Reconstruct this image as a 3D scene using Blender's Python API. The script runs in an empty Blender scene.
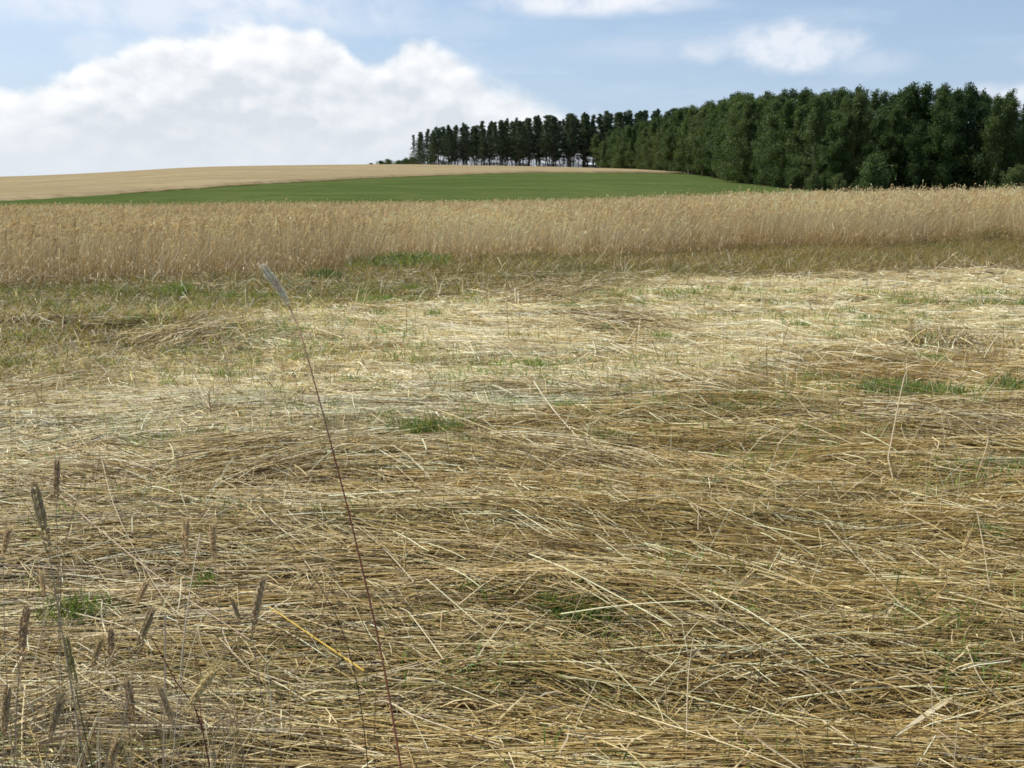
import bpy, math, random
import numpy as np

PI = math.pi
R = math.radians
random.seed(7)
rng = np.random.default_rng(11)
C = bpy.context.scene.collection
scene = bpy.context.scene

# ------------------------------------------------------------------ camera
CAM_H, F, W_, H_ = 1.60, 1000.0, 1024, 768
HOR = 187.0                                   # the row of the level horizon
PITCH = math.atan((384 - HOR) / F)
cam_d = bpy.data.cameras.new('camera')
cam_d.sensor_width = 36.0
cam_d.lens = 36.0 * F / W_
cam_d.clip_start = 0.05
cam_d.clip_end = 20000
cam = bpy.data.objects.new('camera', cam_d)
C.objects.link(cam)
cam.location = (0, 0, CAM_H)
cam.rotation_euler = (PI / 2 - PITCH, 0, 0)
scene.camera = cam

# ------------------------------------------------------------------ light
SUN_EL, SUN_AZ = 51.0, -55.0                  # degrees; azimuth from +Y, negative = to the left
sun_d = bpy.data.lights.new('sun', 'SUN')
sun_d.energy = 4.8
sun_d.angle = R(0.53)
sun_d.color = (1.0, 0.955, 0.88)
sun = bpy.data.objects.new('sun', sun_d)
C.objects.link(sun)
sun.location = (-40, 50, 80)
sun.rotation_euler = (R(90 - SUN_EL), 0, R(180 - SUN_AZ))

scene.view_settings.view_transform = 'Standard'
scene.view_settings.look = 'None'
scene.view_settings.gamma = 1.0
scene.view_settings.exposure = 0.22
scene.view_settings.use_curve_mapping = False
scene.cycles.max_bounces = 4
scene.cycles.diffuse_bounces = 2
scene.cycles.glossy_bounces = 2
scene.cycles.transmission_bounces = 3
scene.cycles.transparent_max_bounces = 4
scene.cycles.pixel_filter_type = 'BLACKMAN_HARRIS'
scene.cycles.filter_width = 1.7
scene.cycles.use_adaptive_sampling = True
scene.cycles.adaptive_threshold = 0.02

# ------------------------------------------------------------------ sky
SKY_STR = 0.10
world = bpy.data.worlds.new('World')
scene.world = world
world.use_nodes = True
nt = world.node_tree
nt.nodes.clear()


class G:
    """tiny helper for node graphs"""
    def __init__(self, nt): self.nt = nt
    def n(self, t, **kw):
        x = self.nt.nodes.new(t)
        for k, v in kw.items(): setattr(x, k, v)
        return x
    def put(self, sock, v):
        if isinstance(v, (int, float)): sock.default_value = v
        elif isinstance(v, (tuple, list)):
            v = tuple(v)
            if len(sock.default_value) == 4 and len(v) == 3: v = v + (1.0,)
            sock.default_value = v
        else: self.nt.links.new(v, sock)
    def m(self, op, a, b=None, c=None, clamp=False):
        x = self.n('ShaderNodeMath', operation=op, use_clamp=clamp)
        self.put(x.inputs[0], a)
        if b is not None: self.put(x.inputs[1], b)
        if c is not None: self.put(x.inputs[2], c)
        return x.outputs[0]
    def ss(self, v, a, b, o0=0.0, o1=1.0):
        x = self.n('ShaderNodeMapRange', interpolation_type='SMOOTHSTEP')
        self.put(x.inputs[0], v); self.put(x.inputs[1], a); self.put(x.inputs[2], b)
        self.put(x.inputs[3], o0); self.put(x.inputs[4], o1)
        return x.outputs[0]
    def mix(self, f, a, b, blend='MIX'):
        x = self.n('ShaderNodeMix', data_type='RGBA', blend_type=blend)
        x.clamp_result = False
        self.put(x.inputs[0], f); self.put(x.inputs[6], a); self.put(x.inputs[7], b)
        return x.outputs[2]
    def comb(self, a, b, c):
        x = self.n('ShaderNodeCombineXYZ')
        self.put(x.inputs[0], a); self.put(x.inputs[1], b); self.put(x.inputs[2], c)
        return x.outputs[0]
    def noise(self, vec, scale, detail=4, rough=0.5, dist=0.0):
        x = self.n('ShaderNodeTexNoise')
        self.put(x.inputs['Vector'], vec); x.inputs['Scale'].default_value = scale
        x.inputs['Detail'].default_value = detail; x.inputs['Roughness'].default_value = rough
        x.inputs['Distortion'].default_value = dist
        return x.outputs[0]


g = G(nt)
tc = g.n('ShaderNodeTexCoord')
sep = g.n('ShaderNodeSeparateXYZ')
nt.links.new(tc.outputs['Generated'], sep.inputs[0])
X, Y, Z = sep.outputs
u = g.m('ARCTAN2', X, Y)                       # compass direction, radians
v = g.m('ARCSINE', Z)                          # height above the horizon, radians
sky = g.n('ShaderNodeTexSky', sky_type='NISHITA')
sky.sun_disc = False
sky.sun_elevation = R(SUN_EL)
sky.sun_rotation = R(SUN_AZ)
sky.altitude = 150
sky.air_density = 1.0
sky.dust_density = 1.6
sky.ozone_density = 1.6
skyc = sky.outputs[0]


def px2uv(x, y):
    """direction of a point of the sky given as picture coordinates -> compass, elevation"""
    cx, cy = (x - 512) / F, (384 - y) / F
    fy = math.cos(PITCH) + cy * math.sin(PITCH)
    fz = -math.sin(PITCH) + cy * math.cos(PITCH)
    return math.atan2(cx, fy), math.atan2(fz, math.hypot(cx, fy))


vec = g.comb(g.m('MULTIPLY', u, 1.0), g.m('MULTIPLY', v, 1.35), 0.0)
n_big = g.noise(vec, 9.0, 6, 0.55)
n_mid = g.noise(vec, 26.0, 5, 0.55, 0.2)
n_fine = g.noise(vec, 70.0, 4, 0.55)
bil = g.m('ADD', g.m('MULTIPLY', g.m('SUBTRACT', n_big, 0.5), 0.065),
          g.m('MULTIPLY', g.m('SUBTRACT', n_mid, 0.5), 0.045))
bil = g.m('ADD', bil, g.m('MULTIPLY', g.m('SUBTRACT', n_fine, 0.5), 0.012))
# the big cumulus: its upper outline as a curve over compass direction
outline = [(-420, 70), (-200, 40), (-60, 70), (0, 88), (45, 82), (90, 62), (130, 48), (170, 38), (220, 33), (262, 30),
           (300, 27), (335, 38), (372, 56), (395, 47), (420, 34), (450, 44), (485, 70), (520, 84), (552, 97),
           (575, 112), (600, 108), (620, 118), (660, 134), (760, 160), (900, 170), (1100, 150)]
fc = g.n('ShaderNodeFloatCurve')
U0, U1, V1 = -0.9, 0.6, 0.25
g.put(fc.inputs['Value'], g.m('DIVIDE', g.m('SUBTRACT', u, U0), U1 - U0, clamp=True))
cv = fc.mapping.curves[0]
pts = []
for (px, py) in outline:
    a, b = px2uv(px, py)
    pts.append(((a - U0) / (U1 - U0), b / V1))
cv.points[0].location = (0.0, pts[0][1]); cv.points[1].location = (1.0, pts[-1][1])
for p in pts[1:-1]: cv.points.new(*p)
fc.mapping.update()
vtop = g.m('MULTIPLY', fc.outputs[0], V1)
depth = g.m('ADD', g.m('SUBTRACT', vtop, v), g.m('MULTIPLY', bil, 0.55))   # >0 inside
right_soft = g.ss(u, px2uv(380, 60)[0], px2uv(560, 60)[0], 0.010, 0.030)
dens_main = g.ss(depth, -0.004, right_soft)
dens_main = g.m('MULTIPLY', dens_main, g.ss(u, px2uv(500, 60)[0], px2uv(820, 60)[0], 1.0, 0.55))
dens_main = g.m('MULTIPLY', dens_main, g.ss(Y, 0.0, 0.3))


def ellipse(px, py, rx, ry, soft, strength, amp):
    a, b = px2uv(px, py)
    du = g.m('DIVIDE', g.m('SUBTRACT', u, a), rx / F)
    dv = g.m('DIVIDE', g.m('SUBTRACT', v, b), ry / F)
    r = g.m('SQRT', g.m('ADD', g.m('MULTIPLY', du, du), g.m('MULTIPLY', dv, dv)))
    r = g.m('ADD', r, g.m('MULTIPLY', bil, -amp))
    r = g.m('ADD', r, g.ss(Y, 0.0, 0.3, 9.0, 0.0))
    return g.m('MULTIPLY', g.m('MULTIPLY', g.ss(r, 1.0 + soft, 1.0 - soft), strength), g.ss(n_mid, .25, .6, .45, 1.15))


blobs = [ellipse(803, 48, 54, 19, 0.5, 0.68, 20), ellipse(703, 50, 24, 10, 0.6, 0.45, 24),
         ellipse(590, 3, 85, 10, 0.7, 0.85, 8), ellipse(420, -2, 300, 12, 0.0, 0.0, 8),
         ellipse(150, 4, 210, 22, 0.7, 0.55, 14), ellipse(245, 2, 60, 12, 0.6, 0.75, 10),
         ellipse(1022, 100, 26, 11, 0.5, 0.85, 8), ellipse(870, 62, 30, 10, 0.8, 0.25, 8),
         ellipse(640, 50, 60, 10, 0.9, 0.18, 8), ellipse(97, 45, 22, 12, 0.8, 0.5, 8), ellipse(985, 96, 22, 9, 0.7, 0.45, 8)]
dens_b = blobs[0]
for b in blobs[1:]:
    dens_b = g.m('MAXIMUM', dens_b, b)
# scattered fair-weather cloud over the rest of the dome (seen only as light)
dome = g.m('MULTIPLY', g.ss(g.noise(tc.outputs['Generated'], 2.6, 5, 0.55), 0.52, 0.66), 0.75)
dome = g.m('MULTIPLY', dome, g.m('MAXIMUM', g.ss(v, 0.26, 0.4), g.ss(Y, 0.6, 0.3)))
dens_o = g.m('MAXIMUM', dens_b, dome)
# radiance of the cloud: sunlit top edges, grey-blue underside
def vor(vec, sc):
    x = g.n('ShaderNodeTexVoronoi', feature='SMOOTH_F1', voronoi_dimensions='2D'); x.inputs['Scale'].default_value = sc
    x.inputs['Smoothness'].default_value = .6; x.inputs['Detail'].default_value = 1.0; x.inputs['Roughness'].default_value = .55
    nt.links.new(vec, x.inputs['Vector']); return x.outputs['Distance']


puff = g.noise(g.comb(g.m('ADD', u, 0.006), g.m('MULTIPLY', g.m('ADD', v, -0.008), 1.35), 0.0), 26.0, 5, 0.6, 0.2)
relief = g.m('SUBTRACT', n_mid, puff)
v_hi = g.comb(g.m('ADD', g.m('SUBTRACT', u, .004), g.m('MULTIPLY', n_mid, .04)), g.m('MULTIPLY', g.m('ADD', v, .008), 1.35), 0.0)
v_lo = g.comb(g.m('ADD', u, g.m('MULTIPLY', n_mid, .04)), g.m('MULTIPLY', v, 1.35), 0.0)
bump = g.m('SUBTRACT', vor(v_hi, 17.0), vor(v_lo, 17.0))
relief = g.m('MULTIPLY', g.m('ADD', relief, g.m('MULTIPLY', bump, .85)), g.ss(v, .015, .10, .35, 1.0))
edge = g.ss(depth, 0.0, 0.075, 1.0, 0.12)
lit = g.m('ADD', g.m('MULTIPLY', edge, 0.78), g.m('MULTIPLY', relief, 1.5))
lit = g.m('ADD', lit, g.m('MULTIPLY', g.m('SUBTRACT', n_big, 0.5), 0.9), clamp=True)
low = g.ss(v, 0.0, 0.06, 1.0, 0.0)
CB, CG, CL = (8.9, 9.0, 9.1), (6.2, 6.6, 7.15), (6.7, 7.1, 7.65)
cloud = g.mix(lit, CG, CB)
cloud = g.mix(g.m('MULTIPLY', low, 0.8), cloud, CL)
base = g.mix(g.ss(v, 0.0, 0.20, 0.55, 0.30), skyc, (4.3, 5.9, 8.6))   # summer haze in the sky itself
wisps = g.m('MULTIPLY', g.ss(g.noise(g.comb(g.m('MULTIPLY', u, 0.5), g.m('MULTIPLY', v, 2.2), 3.0), 14.0, 5, 0.6), 0.45, 0.75), 0.22)
base = g.mix(wisps, base, (7.0, 7.6, 8.6))
col = g.mix(dens_o, base, (7.9, 8.1, 8.6))
col = g.mix(dens_main, col, cloud)
bg = g.n('ShaderNodeBackground')
nt.links.new(col, bg.inputs[0])
bg.inputs[1].default_value = SKY_STR
wo = g.n('ShaderNodeOutputWorld')
nt.links.new(bg.outputs[0], wo.inputs[0])


# ------------------------------------------------------------------ maths helpers
def _hash(ix, iy, seed):
    h = (ix.astype(np.int64) * 374761393 + iy.astype(np.int64) * 668265263 + seed * 974634777) & 0xFFFFFFFF
    h = ((h ^ (h >> 13)) * 1274126177) & 0xFFFFFFFF
    h = (h ^ (h >> 16)) & 0xFFFFFFFF
    return h / 2147483647.5 - 1.0


def vn(x, y, seed=0):
    x = np.asarray(x, float); y = np.asarray(y, float)
    ix, iy = np.floor(x), np.floor(y)
    fx, fy = x - ix, y - iy
    fx = fx * fx * (3 - 2 * fx); fy = fy * fy * (3 - 2 * fy)
    a, b = _hash(ix, iy, seed), _hash(ix + 1, iy, seed)
    c, d = _hash(ix, iy + 1, seed), _hash(ix + 1, iy + 1, seed)
    return (a + (b - a) * fx) * (1 - fy) + (c + (d - c) * fx) * fy


def fbm(x, y, seed=0, o=3):
    s, a = 0, 1.0
    for i in range(o):
        s = s + a * vn(x * 2 ** i, y * 2 ** i, seed + i); a *= 0.5
    return s / 1.6


def sm(x, a, b):
    t = np.clip((np.asarray(x, float) - a) / (b - a), 0, 1)
    return t * t * (3 - 2 * t)


TX = math.cos(PITCH)
def tpx(x): return (x - 512) / F * 0.985


# terrain: heights over depth for several compass columns, smooth between them
YS = np.array([0, 25, 45, 60, 80, 105, 130, 160, 200, 250, 300, 330, 380, 500, 900, 3000], float)
COLS = [  # (column, heights)
    (-900, [0, 0, -.30, -.55, -.58, -.1, -.1, .2, .9, 1.9, 2.8, 3.2, 3.5, 3.0, 0, -10]),
    (0,    [0, 0, -.30, -.58, -.58, .10, .30, .6, 1.7, 3.0, 4.0, 4.3, 3.9, 2.0, -3, -12]),
    (100,  [0, 0, -.30, -.58, -.50, .3, .9, 1.5, 2.7, 4.1, 5.2, 5.3, 4.4, 1.5, -5, -12]),
    (200,  [0, 0, -.25, -.50, -.30, .5, 1.3, 2.4, 3.9, 5.8, 7.1, 6.9, 5.4, 1.5, -6, -12]),
    (400,  [0, 0, -.25, -.45, -.25, .6, 1.4, 2.4, 3.8, 6.1, 7.85, 7.7, 5.0, 0, -8, -12]),
    (540,  [0, 0, -.2, -.40, -.2, .6, 1.4, 2.5, 4.1, 5.9, 7.1, 7.2, 5.0, 0, -8, -12]),
    (690,  [0, 0, -.1, -.2, -.05, .5, 1.1, 2.1, 3.8, 5.2, 6.0, 6.2, 6, 4, 0, -12]),
    (780,  [0, 0, -.05, -.08, .0, .5, 1.0, 1.8, 3.2, 4.5, 5.4, 5.6, 5.8, 5, 2, -12]),
    (900,  [0, 0, .0, .02, .2, .4, .7, 1.2, 2.2, 3.2, 4.4, 4.8, 5, 5, 2, -12]),
    (1024, [0, 0, .08, .15, .25, .4, .6, 1.0, 1.8, 2.8, 3.8, 4.2, 5, 5, 2, -12]),
    (2000, [0, 0, .1, .2, .3, .5, .7, 1.0, 1.6, 2.4, 3.2, 3.6, 4, 4, 2, -12])]
_T = np.array([tpx(c[0]) for c in COLS]); _Z = np.array([c[1] for c in COLS])
TG = np.linspace(-1.6, 1.6, 161)
YG = np.concatenate([np.linspace(0, 400, 161), np.linspace(420, 3000, 60)])
_tmp = np.array([np.interp(YG, YS, z) for z in _Z])
GRID = np.array([np.interp(TG, _T, _tmp[:, j]) for j in range(len(YG))]).T
for _ in range(6):
    p = np.pad(GRID, 1, mode='edge')
    GRID = (p[:-2, 1:-1] + p[2:, 1:-1] + p[1:-1, :-2] + p[1:-1, 2:] + 2 * GRID) / 6


def macro(x, y):
    x = np.asarray(x, float); y = np.asarray(y, float)
    yy = np.abs(y)
    t = np.clip(x / np.maximum(yy, 8.0), -1.599, 1.599)
    fi = (t + 1.6) / 3.2 * 160
    yj = np.clip(yy, 0, 2999)
    fj = np.interp(yj, YG, np.arange(len(YG)))
    i = np.clip(np.floor(fi).astype(int), 0, 159); j = np.clip(np.floor(fj).astype(int), 0, len(YG) - 2)
    a, b = fi - i, fj - j
    return (GRID[i, j] * (1 - a) + GRID[i + 1, j] * a) * (1 - b) + (GRID[i, j + 1] * (1 - a) + GRID[i + 1, j + 1] * a) * b


def micro(x, y):
    k = 1 - sm(y, 28, 60)
    h = 0.055 * vn(x * 0.42 + 3, y * 1.05 + 0.25 * x, 21) + 0.045 * vn(x * 0.7, y * 2.6 - 0.2 * x, 22) + 0.030 * vn(x * 1.5, y * 5.5, 23)
    h = h + 0.05 * vn(x * 0.12, y * 0.25, 24)
    return (h - 0.02) * k


def HT(x, y): return macro(x, y) + micro(x, y)
def ht(x, y): return float(HT(np.array([x]), np.array([y]))[0])


def P(x, y, Yd):
    """point of the place that is seen in direction (x, y) of the picture at ground distance Yd ahead"""
    cx, cy = (x - 512) / F, (384 - y) / F
    fy = math.cos(PITCH) + cy * math.sin(PITCH)
    fz = -math.sin(PITCH) + cy * math.cos(PITCH)
    return np.array([cx / fy * Yd, Yd, CAM_H + fz / fy * Yd])


def on_ground(x, y, lift=0.0):
    """where that direction meets the ground"""
    lo = 1.0
    for Yd in np.arange(1.2, 80, 0.02):
        p = P(x, y, Yd)
        if p[2] <= ht(p[0], p[1]) + lift: return p
    return P(x, y, 80)


# ------------------------------------------------------------------ object helpers
def mesh_np(name, V, faces, mat, parent=None, col=None, smooth=False, loc=None):
    """V (n,3); faces: list of (m,k) index arrays, or one such array"""
    if not isinstance(faces, list): faces = [faces]
    me = bpy.data.meshes.new(name)
    V = np.asarray(V, np.float32)
    if loc is not None: V = V - np.asarray(loc, np.float32)
    me.vertices.add(len(V)); me.vertices.foreach_set('co', V.ravel())
    li = np.concatenate([f.ravel() for f in faces]).astype(np.int32)
    tot = np.concatenate([np.full(len(f), f.shape[1], np.int32) for f in faces])
    st = np.concatenate([[0], np.cumsum(tot)[:-1]]).astype(np.int32)
    me.loops.add(len(li)); me.loops.foreach_set('vertex_index', li)
    me.polygons.add(len(tot)); me.polygons.foreach_set('loop_start', st)
    if smooth: me.polygons.foreach_set('use_smooth', np.ones(len(tot), bool))
    if col is not None:
        a = me.color_attributes.new('col', 'FLOAT_COLOR', 'POINT')
        c = np.ones((len(V), 4), np.float32); c[:, :3] = col
        a.data.foreach_set('color', c.ravel())
    me.update(calc_edges=True)
    if mat: me.materials.append(mat)
    o = bpy.data.objects.new(name, me); C.objects.link(o)
    if parent: o.parent = parent
    elif loc is not None: o.location = loc
    return o


def tag(o, label=None, cat=None, group=None, kind=None):
    if label: o['label'] = label
    if cat: o['category'] = cat
    if group: o['group'] = group
    if kind: o['kind'] = kind
    return o


def empty(name, loc, rz=0):
    o = bpy.data.objects.new(name, None); C.objects.link(o)
    o.location = [float(a) for a in loc]; o.rotation_euler = (0, 0, rz); o.empty_display_size = 0.2
    return o


def nrm(a): return a / np.maximum(np.linalg.norm(a, axis=-1, keepdims=True), 1e-9)


def ribbons(Pn, wid, colr, up=None, prof=None):
    """Pn (N,K,3) centre lines -> verts, quads, colours; flat blades"""
    N, K, _ = Pn.shape
    T = nrm(np.gradient(Pn, axis=1))
    if up is None: up = nrm(np.array([0, 0, 1.0]) + rng.normal(0, 0.6, (N, 3)))
    S = nrm(np.cross(T, up[:, None, :]))
    if prof is None: prof = np.ones(K)
    w = (wid[:, None] * prof[None, :] * 0.5)[..., None]
    V = np.stack([Pn - S * w, Pn + S * w], 2).reshape(N * K * 2, 3)
    b = (np.arange(N) * K * 2)[:, None] + (np.arange(K - 1) * 2)[None, :]
    b = b.ravel()
    Fc = np.stack([b, b + 1, b + 3, b + 2], 1)
    cc = np.repeat(colr, K * 2, 0) if colr.ndim == 2 else np.repeat(colr.reshape(N * K, 3), 2, 0)
    return V, Fc, cc


def tubes(Pn, wid, colr, sides=3, prof=None):
    N, K, _ = Pn.shape
    T = nrm(np.gradient(Pn, axis=1))
    up = nrm(rng.normal(0, 1, (N, 3)) + np.array([0, 0, 2.0]))
    S = nrm(np.cross(T, up[:, None, :])); B = np.cross(S, T)
    if prof is None: prof = np.ones(K)
    r = (wid[:, None] * prof[None, :] * 0.5)[..., None]
    ring = [Pn + (S * math.cos(2 * PI * k / sides) + B * math.sin(2 * PI * k / sides)) * r for k in range(sides)]
    V = np.stack(ring, 2).reshape(-1, 3)
    b = ((np.arange(N) * K)[:, None] + np.arange(K - 1)[None, :]).ravel() * sides
    Fs = [np.stack([b + k, b + (k + 1) % sides, b + sides + (k + 1) % sides, b + sides + k], 1) for k in range(sides)]
    cc = np.repeat(colr, K * sides, 0) if colr.ndim == 2 else np.repeat(colr.reshape(N * K, 3), sides, 0)
    return V, np.concatenate(Fs), cc


def join(parts):
    Vs, Fs, Cs, o = [], [], [], 0
    for V, Fc, c in parts:
        Vs.append(V); Cs.append(c)
        for f in (Fc if isinstance(Fc, list) else [Fc]): Fs.append(f + o)
        o += len(V)
    return np.concatenate(Vs), Fs, np.concatenate(Cs)


def catmull(pts, n):
    p = np.asarray(pts, float)
    p = np.vstack([2 * p[0] - p[1], p, 2 * p[-1] - p[-2]])
    out = []
    m = len(p) - 3
    for s in np.linspace(0, m - 1e-6, n):
        i = int(s); t = s - i
        a, b, c, d = p[i], p[i + 1], p[i + 2], p[i + 3]
        out.append(0.5 * (2 * b + (c - a) * t + (2 * a - 5 * b + 4 * c - d) * t * t + (3 * b - a - 3 * c + d) * t ** 3))
    return np.array(out)


# ------------------------------------------------------------------ materials
def new_mat(name):
    m = bpy.data.materials.new(name); m.use_nodes = True
    m.node_tree.nodes.clear()
    return m, G(m.node_tree)


def plant_mat(name, base, var=0.25, rough=0.5, trans=0.3, spec=0.35, tint=(1.15, 1.05, 0.7), attr=None, hue2=None):
    m, g = new_mat(name)
    geo = g.n('ShaderNodeNewGeometry'); oi = g.n('ShaderNodeObjectInfo')
    if attr:
        a = g.n('ShaderNodeAttribute', attribute_name=attr); c = a.outputs[0]
        if attr == 'col':
            tcn = g.n('ShaderNodeTexCoord')
            f = g.noise(tcn.outputs['Object'], 60.0, 2, 0.5)
            c = g.mix(1.0, c, g.mix(f, (0.8, 0.8, 0.8), (1.2, 1.2, 1.2)), 'MULTIPLY')
    else:
        c = base
        if hue2: c = g.mix(oi.outputs['Random'], base, hue2)
        r = g.ss(geo.outputs['Random Per Island'], 0, 1, 1 - var, 1 + var)
        c = g.mix(1.0, c, g.comb(r, r, r), 'MULTIPLY')
    pr = g.n('ShaderNodeBsdfPrincipled')
    g.put(pr.inputs['Base Color'], c); pr.inputs['Roughness'].default_value = rough
    pr.inputs['Specular IOR Level'].default_value = spec
    out = g.n('ShaderNodeOutputMaterial')
    if trans > 0:
        tr = g.n('ShaderNodeBsdfTranslucent')
        g.put(tr.inputs[0], g.mix(1.0, c, tint, 'MULTIPLY'))
        mx = g.n('ShaderNodeMixShader'); mx.inputs[0].default_value = trans
        g.nt.links.new(pr.outputs[0], mx.inputs[1]); g.nt.links.new(tr.outputs[0], mx.inputs[2])
        g.nt.links.new(mx.outputs[0], out.inputs[0])
    else:
        g.nt.links.new(pr.outputs[0], out.inputs[0])
    return m


def ground_mat(name, c1, c2, c3, s1, s2, stretch=(1, 1, 1), bump=0.3, bscale=8, rough=0.95):
    m, g = new_mat(name)
    tcn = g.n('ShaderNodeTexCoord'); mp = g.n('ShaderNodeMapping')
    g.nt.links.new(tcn.outputs['Object'], mp.inputs[0]); mp.inputs['Scale'].default_value = stretch
    n1 = g.noise(mp.outputs[0], s1, 6, 0.6); n2 = g.noise(mp.outputs[0], s2, 5, 0.6)
    c = g.mix(g.ss(n1, 0.35, 0.65), c1, c2)
    c = g.mix(g.m('MULTIPLY', g.ss(n2, 0.45, 0.7), 0.8), c, c3)
    pr = g.n('ShaderNodeBsdfPrincipled'); g.put(pr.inputs['Base Color'], c)
    pr.inputs['Roughness'].default_value = rough; pr.inputs['Specular IOR Level'].default_value = 0.0
    bp = g.n('ShaderNodeBump'); bp.inputs['Strength'].default_value = bump; bp.inputs['Distance'].default_value = 0.1
    g.put(bp.inputs['Height'], g.noise(mp.outputs[0], bscale, 6, 0.65))
    g.nt.links.new(bp.outputs[0], pr.inputs['Normal'])
    out = g.n('ShaderNodeOutputMaterial'); g.nt.links.new(pr.outputs[0], out.inputs[0])
    return m


M_straw = plant_mat('straw', None, attr='col', rough=0.55, trans=0.2, spec=0.1, tint=(1.1, 0.95, 0.65))
M_ear = plant_mat('rye_ear', None, attr='col', rough=0.6, trans=0.35, spec=0.12, tint=(1.1, 0.98, 0.75))
M_crop = plant_mat('ripe_crop', None, attr='col', rough=0.5, trans=0.22, spec=0.35, tint=(1.05, 0.98, 0.8))
M_grass = plant_mat('grass', None, attr='col', rough=0.5, trans=0.35, spec=0.3, tint=(1.1, 1.1, 0.5))
M_soil = ground_mat('straw_litter_soil', (0.115, 0.08, 0.045), (0.24, 0.175, 0.09), (0.33, 0.26, 0.14), 2.0, 14.0, (1, 3, 1), 0.8, 30)
M_green = ground_mat('green_crop', (0.062, 0.088, 0.025), (0.090, 0.112, 0.036), (0.046, 0.070, 0.021), 0.12, 0.9, (.45, 1, 1), 0.5, 6)
M_tan = ground_mat('far_grain', (0.25, 0.20, 0.112), (0.31, 0.25, 0.145), (0.205, 0.15, 0.08), 0.09, 0.7, (.4, 1, 1), 0.5, 6)
M_pine = plant_mat('pine_needles', (0.062, 0.096, 0.056), 0.45, 0.6, 0.22, 0.1, hue2=(0.080, 0.112, 0.054))
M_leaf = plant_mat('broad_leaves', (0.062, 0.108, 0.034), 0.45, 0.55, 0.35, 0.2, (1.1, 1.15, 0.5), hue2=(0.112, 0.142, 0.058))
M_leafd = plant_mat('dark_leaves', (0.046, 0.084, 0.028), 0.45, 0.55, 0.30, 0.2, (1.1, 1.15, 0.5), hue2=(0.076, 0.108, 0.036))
M_bark = ground_mat('bark', (0.10, 0.07, 0.05), (0.16, 0.11, 0.075), (0.07, 0.05, 0.04), 2, 9, (1, 1, .3), 0.5, 10)
M_pbark = ground_mat('birch_bark', (0.45, 0.43, 0.40), (0.35, 0.33, 0.30), (0.08, 0.07, 0.06), 2, 5, (1, 1, 2), 0.3, 10)
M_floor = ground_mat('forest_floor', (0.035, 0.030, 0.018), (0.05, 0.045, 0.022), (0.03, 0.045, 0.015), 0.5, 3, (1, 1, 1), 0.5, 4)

# ------------------------------------------------------------------ ground sheet
def polar_sheet(name, azs, rs, mat, lift=0.0, keep=None, center=True):
    A, Rr = np.meshgrid(azs, rs, indexing='ij')
    x, y = np.sin(A) * Rr, np.cos(A) * Rr
    z = HT(x, y) + lift
    V = np.stack([x, y, z], -1).reshape(-1, 3)
    nr = len(rs); na = len(azs)
    i = np.arange(na - 1)[:, None] * nr + np.arange(nr - 1)[None, :]
    i = i.ravel()
    Fq = np.stack([i, i + 1, i + nr + 1, i + nr], 1)[:, ::-1]
    return V, Fq


az_f = np.linspace(R(-38), R(38), 420)
az_all = np.concatenate([np.linspace(-PI, R(-39), 60), az_f, np.linspace(R(39), PI, 60)])
rs = np.concatenate([[0.0], np.geomspace(0.6, 40, 230), np.geomspace(41, 420, 90), np.geomspace(440, 6000, 30)])
V, Fq = polar_sheet('ground', az_all, rs, M_soil)
o = mesh_np('ground', V, Fq, M_soil, smooth=True); tag(o, kind='structure')

# border between the green field and the pale grain field behind it, over compass direction
BX = np.array([tpx(a) for a in (-700, -100, 0, 100, 200, 300, 400, 470, 540, 620, 690, 780, 1024, 1500)])
BY = np.array([78, 92, 104, 116, 132, 155, 184, 198, 210, 214, 214, 215, 200, 180], float)
# front of the wood
FRONT = [(596, 296), (625, 262), (655, 238), (690, 212), (725, 182), (755, 160), (785, 144), (850, 134), (940, 127), (1024, 121), (1130, 114), (1250, 108)]
FX = np.array([tpx(a) for a, _ in FRONT]); FY = np.array([b for _, b in FRONT], float)
CROP_END = 70.0


def field_sheet(name, ts, y0, y1, ny, mat, lift, skirt=0.0):
    s = np.linspace(0, 1, ny)
    Yv = y0[:, None] + (y1 - y0)[:, None] * s[None, :]
    Xv = ts[:, None] * Yv
    Zv = HT(Xv, Yv) + lift + 0.03 * vn(Xv * 1.3, Yv * 1.3, 5)
    if skirt:
        Zv[:, 0] -= lift + skirt; 
    V = np.stack([Xv, Yv, Zv], -1).reshape(-1, 3)
    i = (np.arange(len(ts) - 1)[:, None] * ny + np.arange(ny - 1)[None, :]).ravel()
    Fq = np.stack([i, i + ny, i + ny + 1, i + 1], 1)
    o = mesh_np(name, V, Fq, mat, smooth=True); tag(o, kind='structure')
    return o


ts = np.linspace(-1.3, tpx(1250), 320)
yb = np.interp(ts, BX, BY) + 0.8 * vn(ts * 90, ts * 0, 9)
yfor = np.where(ts < FX[0], 1e9, np.interp(ts, FX, FY)) - 3.0
g1 = np.minimum(yb, np.maximum(yfor, CROP_END + 6))
field_sheet('green_field', ts, np.full(len(ts), CROP_END + 1.0), g1, 140, M_green, 0.12)
ts2 = ts[ts < tpx(700)]
yb2 = np.interp(ts2, BX, BY) + 0.8 * vn(ts2 * 90, ts2 * 0, 9)
yt1 = np.where(ts2 < FX[0], 420.0, np.interp(ts2, FX, FY) + 6)
yt1 = np.maximum(yt1, yb2 + 1)
field_sheet('far_grain_field', ts2, yb2 + 0.3, yt1, 160, M_tan, 0.45, 0.05)
# dark floor under the wood
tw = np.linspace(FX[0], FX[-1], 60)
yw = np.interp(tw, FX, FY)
field_sheet('forest_floor', tw, yw - 3.0, yw + 90.0, 40, M_floor, 0.10)
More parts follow.
